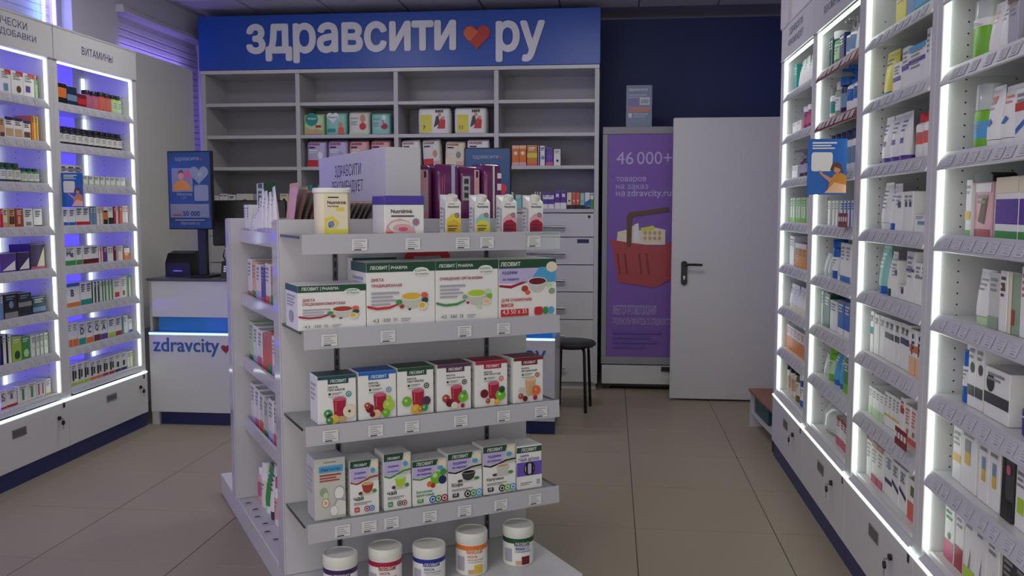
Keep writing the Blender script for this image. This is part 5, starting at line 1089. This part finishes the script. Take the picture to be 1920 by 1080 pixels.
# top glass shelf: nutrition drinks
F1 = 'on top glass shelf of the gondola'
t = gobj('powder_canister', 'cream oval powder canister with white lid '+F1, 'canister', .136, -.185, SZ[0]+.0008)
def oval(w_, d_, z): return [(a, b, z) for a, b in rrect(-w_/2, w_/2, -d_/2, d_/2, d_*.42, 5)]
MB().loft([oval(.112, .088, 0), oval(.116, .092, .004), oval(.116, .092, .138)], pc('cream')).obj('canister_body', t)
MB().loft([oval(.122, .098, .1385), oval(.124, .100, .1385+.003), oval(.124, .100, .152), oval(.118, .094, .155)], pc('white')).obj('lid', t)
P = Print(.078, .138, -.0462); P.rect(0, 100, 2, 99, 'cream'); P.lines(1, 'charcoal', 16, 62, 87, 92); P.text('Nutridrink', 14, 74, 'black', w=80, bold=.03); P.text('Nutritional', 14, 67, 'charcoal', w=46, bold=.02); P.rect(50, 84, 58, 66, 'yellow'); P.poly([(0, 2), (30, 2), (60, 30), (36, 46), (0, 40)], 'yellow'); P.circ(28, 26, 18, 'white'); P.circ(28, 26, 15, 'steel'); P.poly([(28, 26), (40, 32), (34, 36)], 'coral'); P.poly([(28, 26), (16, 22), (20, 17)], 'purple'); P.rect(20, 100, 2, 14, 'yellow'); P.done('front_print', t)
t = gobj('drink_multipack', 'four-bottle white and purple drink pack with pink swirl '+F1, 'pack', .370, -.175, SZ[0]+.0008)
for a in (-.035, .035):
    for b in (-.03, .03): MB().lathe([(.030, .001), (.033, .006), (.033, .085), (.024, .105), (.024, .128)], a, b, pc('lilac'), 14).obj('bottle', t)
BX('sleeve', -.0705, .0705, -.064, .064, .002, .100, pc('white'), t, .002); BX('sleeve_top', -.0715, .0715, -.065, .065, .1005, .1305, mat('sleeve_purple', '4a3c9c', .4), t, .003)
P = Print(.141, .10, -.0642); P.text('Nutridrink', 16, 72, 'charcoal', w=54, bold=.03); P.lines(1, 'plum', 16, 74, 58, 66); P.poly([(2, 2), (78, 2), (74, 24), (60, 44), (38, 54), (16, 46), (4, 28)], 'pink'); P.ell(40, 26, 30, 20, 'offwhite'); P.ell(44, 22, 24, 14, 'pink'); P.ell(46, 18, 12, 7, 'rose'); P.circ(78, 42, 9, 'steel'); P.circ(78, 42, 5, 'coral'); P.rect(2, 20, 2, 10, 'coral'); P.done('front_print', t)
def tetra(x, col, c2, label):
    t = gobj('drink_carton', label+' '+F1, 'carton', x, -.196, SZ[0]+.0008); w_, d_, h_ = .058, .052, .128
    mb = MB(); mb.prism([(-d_/2, 0), (d_/2, 0), (d_/2, h_), (d_/2-.012, h_+.002), (-d_/2, h_-.018)], -w_/2, w_/2, pc('white'), 'x'); mb.obj('carton', t)
    MB().box(-w_/2, w_/2, d_/2-.003, d_/2, h_+.0005, h_+.008, pc('white')).obj('seal_fin', t)
    mb = MB().lathe([(.017, 0), (.0185, .003), (.0185, .018), (.015, .021)], 0, 0, pc('offwhite'), 16); c_ = mb.obj('screw_cap', t, (.004, -.006, h_-.013)); c_.rotation_euler = (math.radians(18), 0, 0)
    P = Print(w_, h_-.018, -d_/2); P.lines(1, 'grey', 18, 60, 92, 96); P.text('Nutridrink', 14, 82, 'charcoal', w=74, bold=.03); P.poly([(4, 2), (96, 2), (96, 50), (70, 66), (40, 62), (4, 46)], c2); P.poly([(4, 2), (96, 2), (96, 30), (60, 44), (24, 40), (4, 30)], col); P.circ(74, 58, 15, 'plum'); P.circ(74, 58, 11, 'greylav'); P.circ(74, 58, 6, 'coral'); P.text('НАПИТОК', 14, 22, 'charcoal', w=62, bold=.02); P.lines(2, 'charcoal', 14, 70, 8, 18); P.done('front_print', t)
    mb = MB(); Q = Print(d_, h_*.8, 0, x0=0); Q.lines(6, 'greylav', 14, 60, 14, 92); Q.rect(66, 90, 6, 86, 'lilac'); q = Q.done('side_print', t); q.location = (-w_/2, d_/2, 0); q.rotation_euler = (0, 0, math.radians(-90))
tetra(.556, 'gold', 'yellow', 'white drink carton with all-yellow lower half'); tetra(.669, 'yellow', 'aqua', 'white drink carton with yellow and blue swirl'); tetra(.776, 'crimson', 'pink', 'white drink carton with pink strawberry swirl, left one'); tetra(.884, 'crimson', 'pink', 'white drink carton with pink strawberry swirl, right end')

# top deck: purple pads, dark sachets, leaning tubes
DZ = 1.314
def pads(x, y, w_, h_, d_, rz, label, strips):
    t = gobj('pad_pack', label, 'pack', x, y, DZ, rz)
    rings = []
    for zz, sx, sy in ((0, .95, .9), (.06, 1, 1), (.85, 1, 1), (.97, .96, .82), (1, .9, .6)): rings.append([(a*sx, b*sy, zz*h_) for a, b in rrect(-w_/2, w_/2, -d_/2, d_/2, min(w_, d_)*.2, 3)])
    MB().loft(rings, mat('pad_film', '6a2a62', .2, spec=.6)).obj('pack_film', t)
    P = Print(w_*.96, h_, -d_/2-.0006)
    for s_ in strips:
        if s_[0] == 't': P.text(s_[1], s_[2], s_[3], s_[4], h=s_[5], w=s_[6])
        else: P.rect(*s_[1:])
    P.done('front_print', t)
pads(.605, .26, .075, .255, .16, 0, 'purple wrapped pad pack beside the white header box', [('r', 4, 74, 6, 92, 'pink'), ('r', 10, 60, 30, 56, 'silver'), ('r', 50, 62, 80, 90, 'black')])
pads(.70, .24, .10, .258, .16, 0, 'purple wrapped pad pack with pale vertical lines', [('r', 20, 24, 4, 80, 'rose'), ('r', 30, 33, 4, 84, 'rose'), ('r', 62, 78, 6, 98, 'lilac')])
pads(.80, .25, .09, .252, .16, 0, 'purple wrapped pad pack with barcode patch', [('r', 8, 46, 46, 84, 'silver'), ('r', 16, 38, 50, 58, 'charcoal'), ('r', 16, 38, 62, 68, 'charcoal'), ('r', 16, 38, 72, 80, 'charcoal'), ('r', 66, 92, 6, 94, 'pink'), ('r', 76, 86, 82, 92, 'black')])
pads(.895, .24, .085, .262, .16, 0, 'purple wrapped pad pack with white vertical lettering at the end', [('r', 10, 16, 30, 84, 'rose'), ('r', 46, 56, 4, 98, 'offwhite'), ('r', 70, 92, 60, 70, 'white'), ('r', 70, 92, 40, 52, 'white'), ('r', 70, 92, 20, 32, 'white'), ('r', 70, 92, 78, 86, 'white')])
def sachet(x, y, h_, w_, tilt, col, label, group):
    t = gobj('sachet', label, 'sachet', x, y, LZ[0]+.003, 0, group)
    e = MB(); rings = []
    for zz, th in ((0, .003), (.1, .006), (.5, .0075), (.88, .004), (.93, .0012), (1, .0012)): rings.append([(th*math.cos(a*.7854), w_/2*math.sin(a*.7854), zz*h_) for a in range(8)])
    e.loft(rings, pc(col)).obj('foil', t); BX('seal', -.0022, .0022, -w_/2*.98, w_/2*.98, h_*.935, h_*.985, pc('tan'), t)
    t.rotation_euler = (Matrix.Rotation(GA, 4, 'Z') @ Matrix.Rotation(math.radians(tilt), 4, 'Y')).to_euler()
for i, (x, ti, c) in enumerate(((.105, 8, 'pink'), (.122, 14, 'dullbrown'), (.139, 18, 'dullgrey'), (.156, 22, 'dullbrown'), (.173, 26, 'brick'), (.190, 31, 'dullgrey'), (.207, 37, 'dullbrown'))): sachet(x, .32, .205-.009*i, .13, ti, c, 'dull %s foil sachet, number %s from the left in the fan on the gondola' % ({'dullbrown': 'brown', 'dullgrey': 'grey'}.get(c, c), ['one', 'two', 'three', 'four', 'five', 'six', 'seven'][i]), 'fan of dull sachets')
for i in range(6): sachet(.245+.020*i, .22, .15, .10, 26, 'dullgrey', 'dark grey foil sachet, %s from left, leaning beside the white header box' % NUM[i], 'dark sachets beside the header box')

# ---- goods in the left-hand bay of the gondola (they face left)
def bay(kind, y, z, w_, h_, d, body, cap, pat, label, group=None, x=.062, tilt=0):
    M = GM @ Matrix.Translation((x+d/2, y, z+.0008)) @ Matrix.Rotation(math.radians(-90), 4, 'Z') @ Matrix.Rotation(math.radians(tilt), 4, 'Y')
    return product(kind, w_, h_, d, body, cap, pat, label, M, group)
BY = 'in the left bay of the gondola'
# the bay reads from the rear (left in view) to the front post
for i in range(2): bay('box', .915-.062*i, LZ[0], .05, .125, .04, 'white', '-', 'l4:grey,b20:lilac', 'slim white carton%s, top row %s' % (nth(i, 2), BY), 'slim white cartons, top row %s' % BY, x=.058)
bay('box', .77, LZ[0], .14, .215, .05, 'darkgreen', '-', 's0-18:white,s84-100:white,r30-80-76-80:palegreen,l1:palegreen', 'tall dark green and white carton, top row %s' % BY, x=.097)
for i, (y, h_, ti) in enumerate(((.77, .10, 0), (.72, .105, 3), (.655, .15, 2), (.60, .185, 0), (.53, .175, -4), (.45, .17, -6), (.37, .19, -9))):
    bay('tub', y, LZ[0]+(.004 if ti else 0), .048, h_, .03, 'white', 'lilac', 'l3:grey', 'leaning white tube, %s from left, top row %s' % (NUM[i], BY), 'white tubes, top row %s' % BY, x=.058, tilt=ti)
cols = [['white', 'peach', 'white', 'purple', 'white', 'tan', 'white', 'white'], ['palegreen', 'white', 'white', 'coral', 'coral', 'white', 'charcoal', 'white'], ['white', 'white', 'offwhite', 'greywhite', 'white', 'offwhite', 'white', 'brown'], None]
RN = ['second', 'third', 'fourth']
for r in range(3):
    for i in range(8):
        c = cols[r][i]; h_ = (.17, .175, .18)[r]-.006*((i*5) % 4)
        bay('box', .865-.092*i, LZ[r+1], .082, h_, .12, c, '-', 'l4:%s,b%d:%s' % ('grey' if c != 'charcoal' else 'white', 18+6*(i % 3), ('coral', 'green', 'lilac', 'rose')[(i+r) % 4]), '%s carton, number %s in %s row %s' % ({'greywhite': 'grey white', 'offwhite': 'off-white', 'palegreen': 'pale green'}.get(c, c), ['one', 'two', 'three', 'four', 'five', 'six', 'seven', 'eight'][i], RN[r], BY), x=.062)
for i, (k, y, h_, b, c, p) in enumerate((('bot', .865, .16, 'pink', 'white', 'w20-60:rose'), ('bot', .79, .20, 'white', 'white', 'w15-62:offwhite'), ('tub', .71, .21, 'green', 'white', 'l3:white'), ('tub', .62, .225, 'white', 'charcoal', 'l4:charcoal'), ('bot', .53, .20, 'white', 'rose', 'w15-60:pink'), ('bot', .44, .20, 'offwhite', 'rose', 'w15-60:lilac'))):
    bay(k, y, .0985, .072, h_, .06, b, c, p, '%s %s with %s cap on the base %s' % (b, {'bot': 'bottle', 'tub': 'tube'}[k], c, BY), x=.075)
for i in range(6):
    t = gobj('tag_clip', 'tiny price clip, %s from the rear, on the gondola base edge' % NUM[i], 'clip', .03+.012*(i % 2), .86-.10*i, .0985, 0, 'price clips on the gondola base'); BX('clip', -.012, .012, -.012, .012, 0, .006, pc('greylav'), t); BX('clip_print', -.008, .008, -.006, .006, .0062, .0068, INK, t)
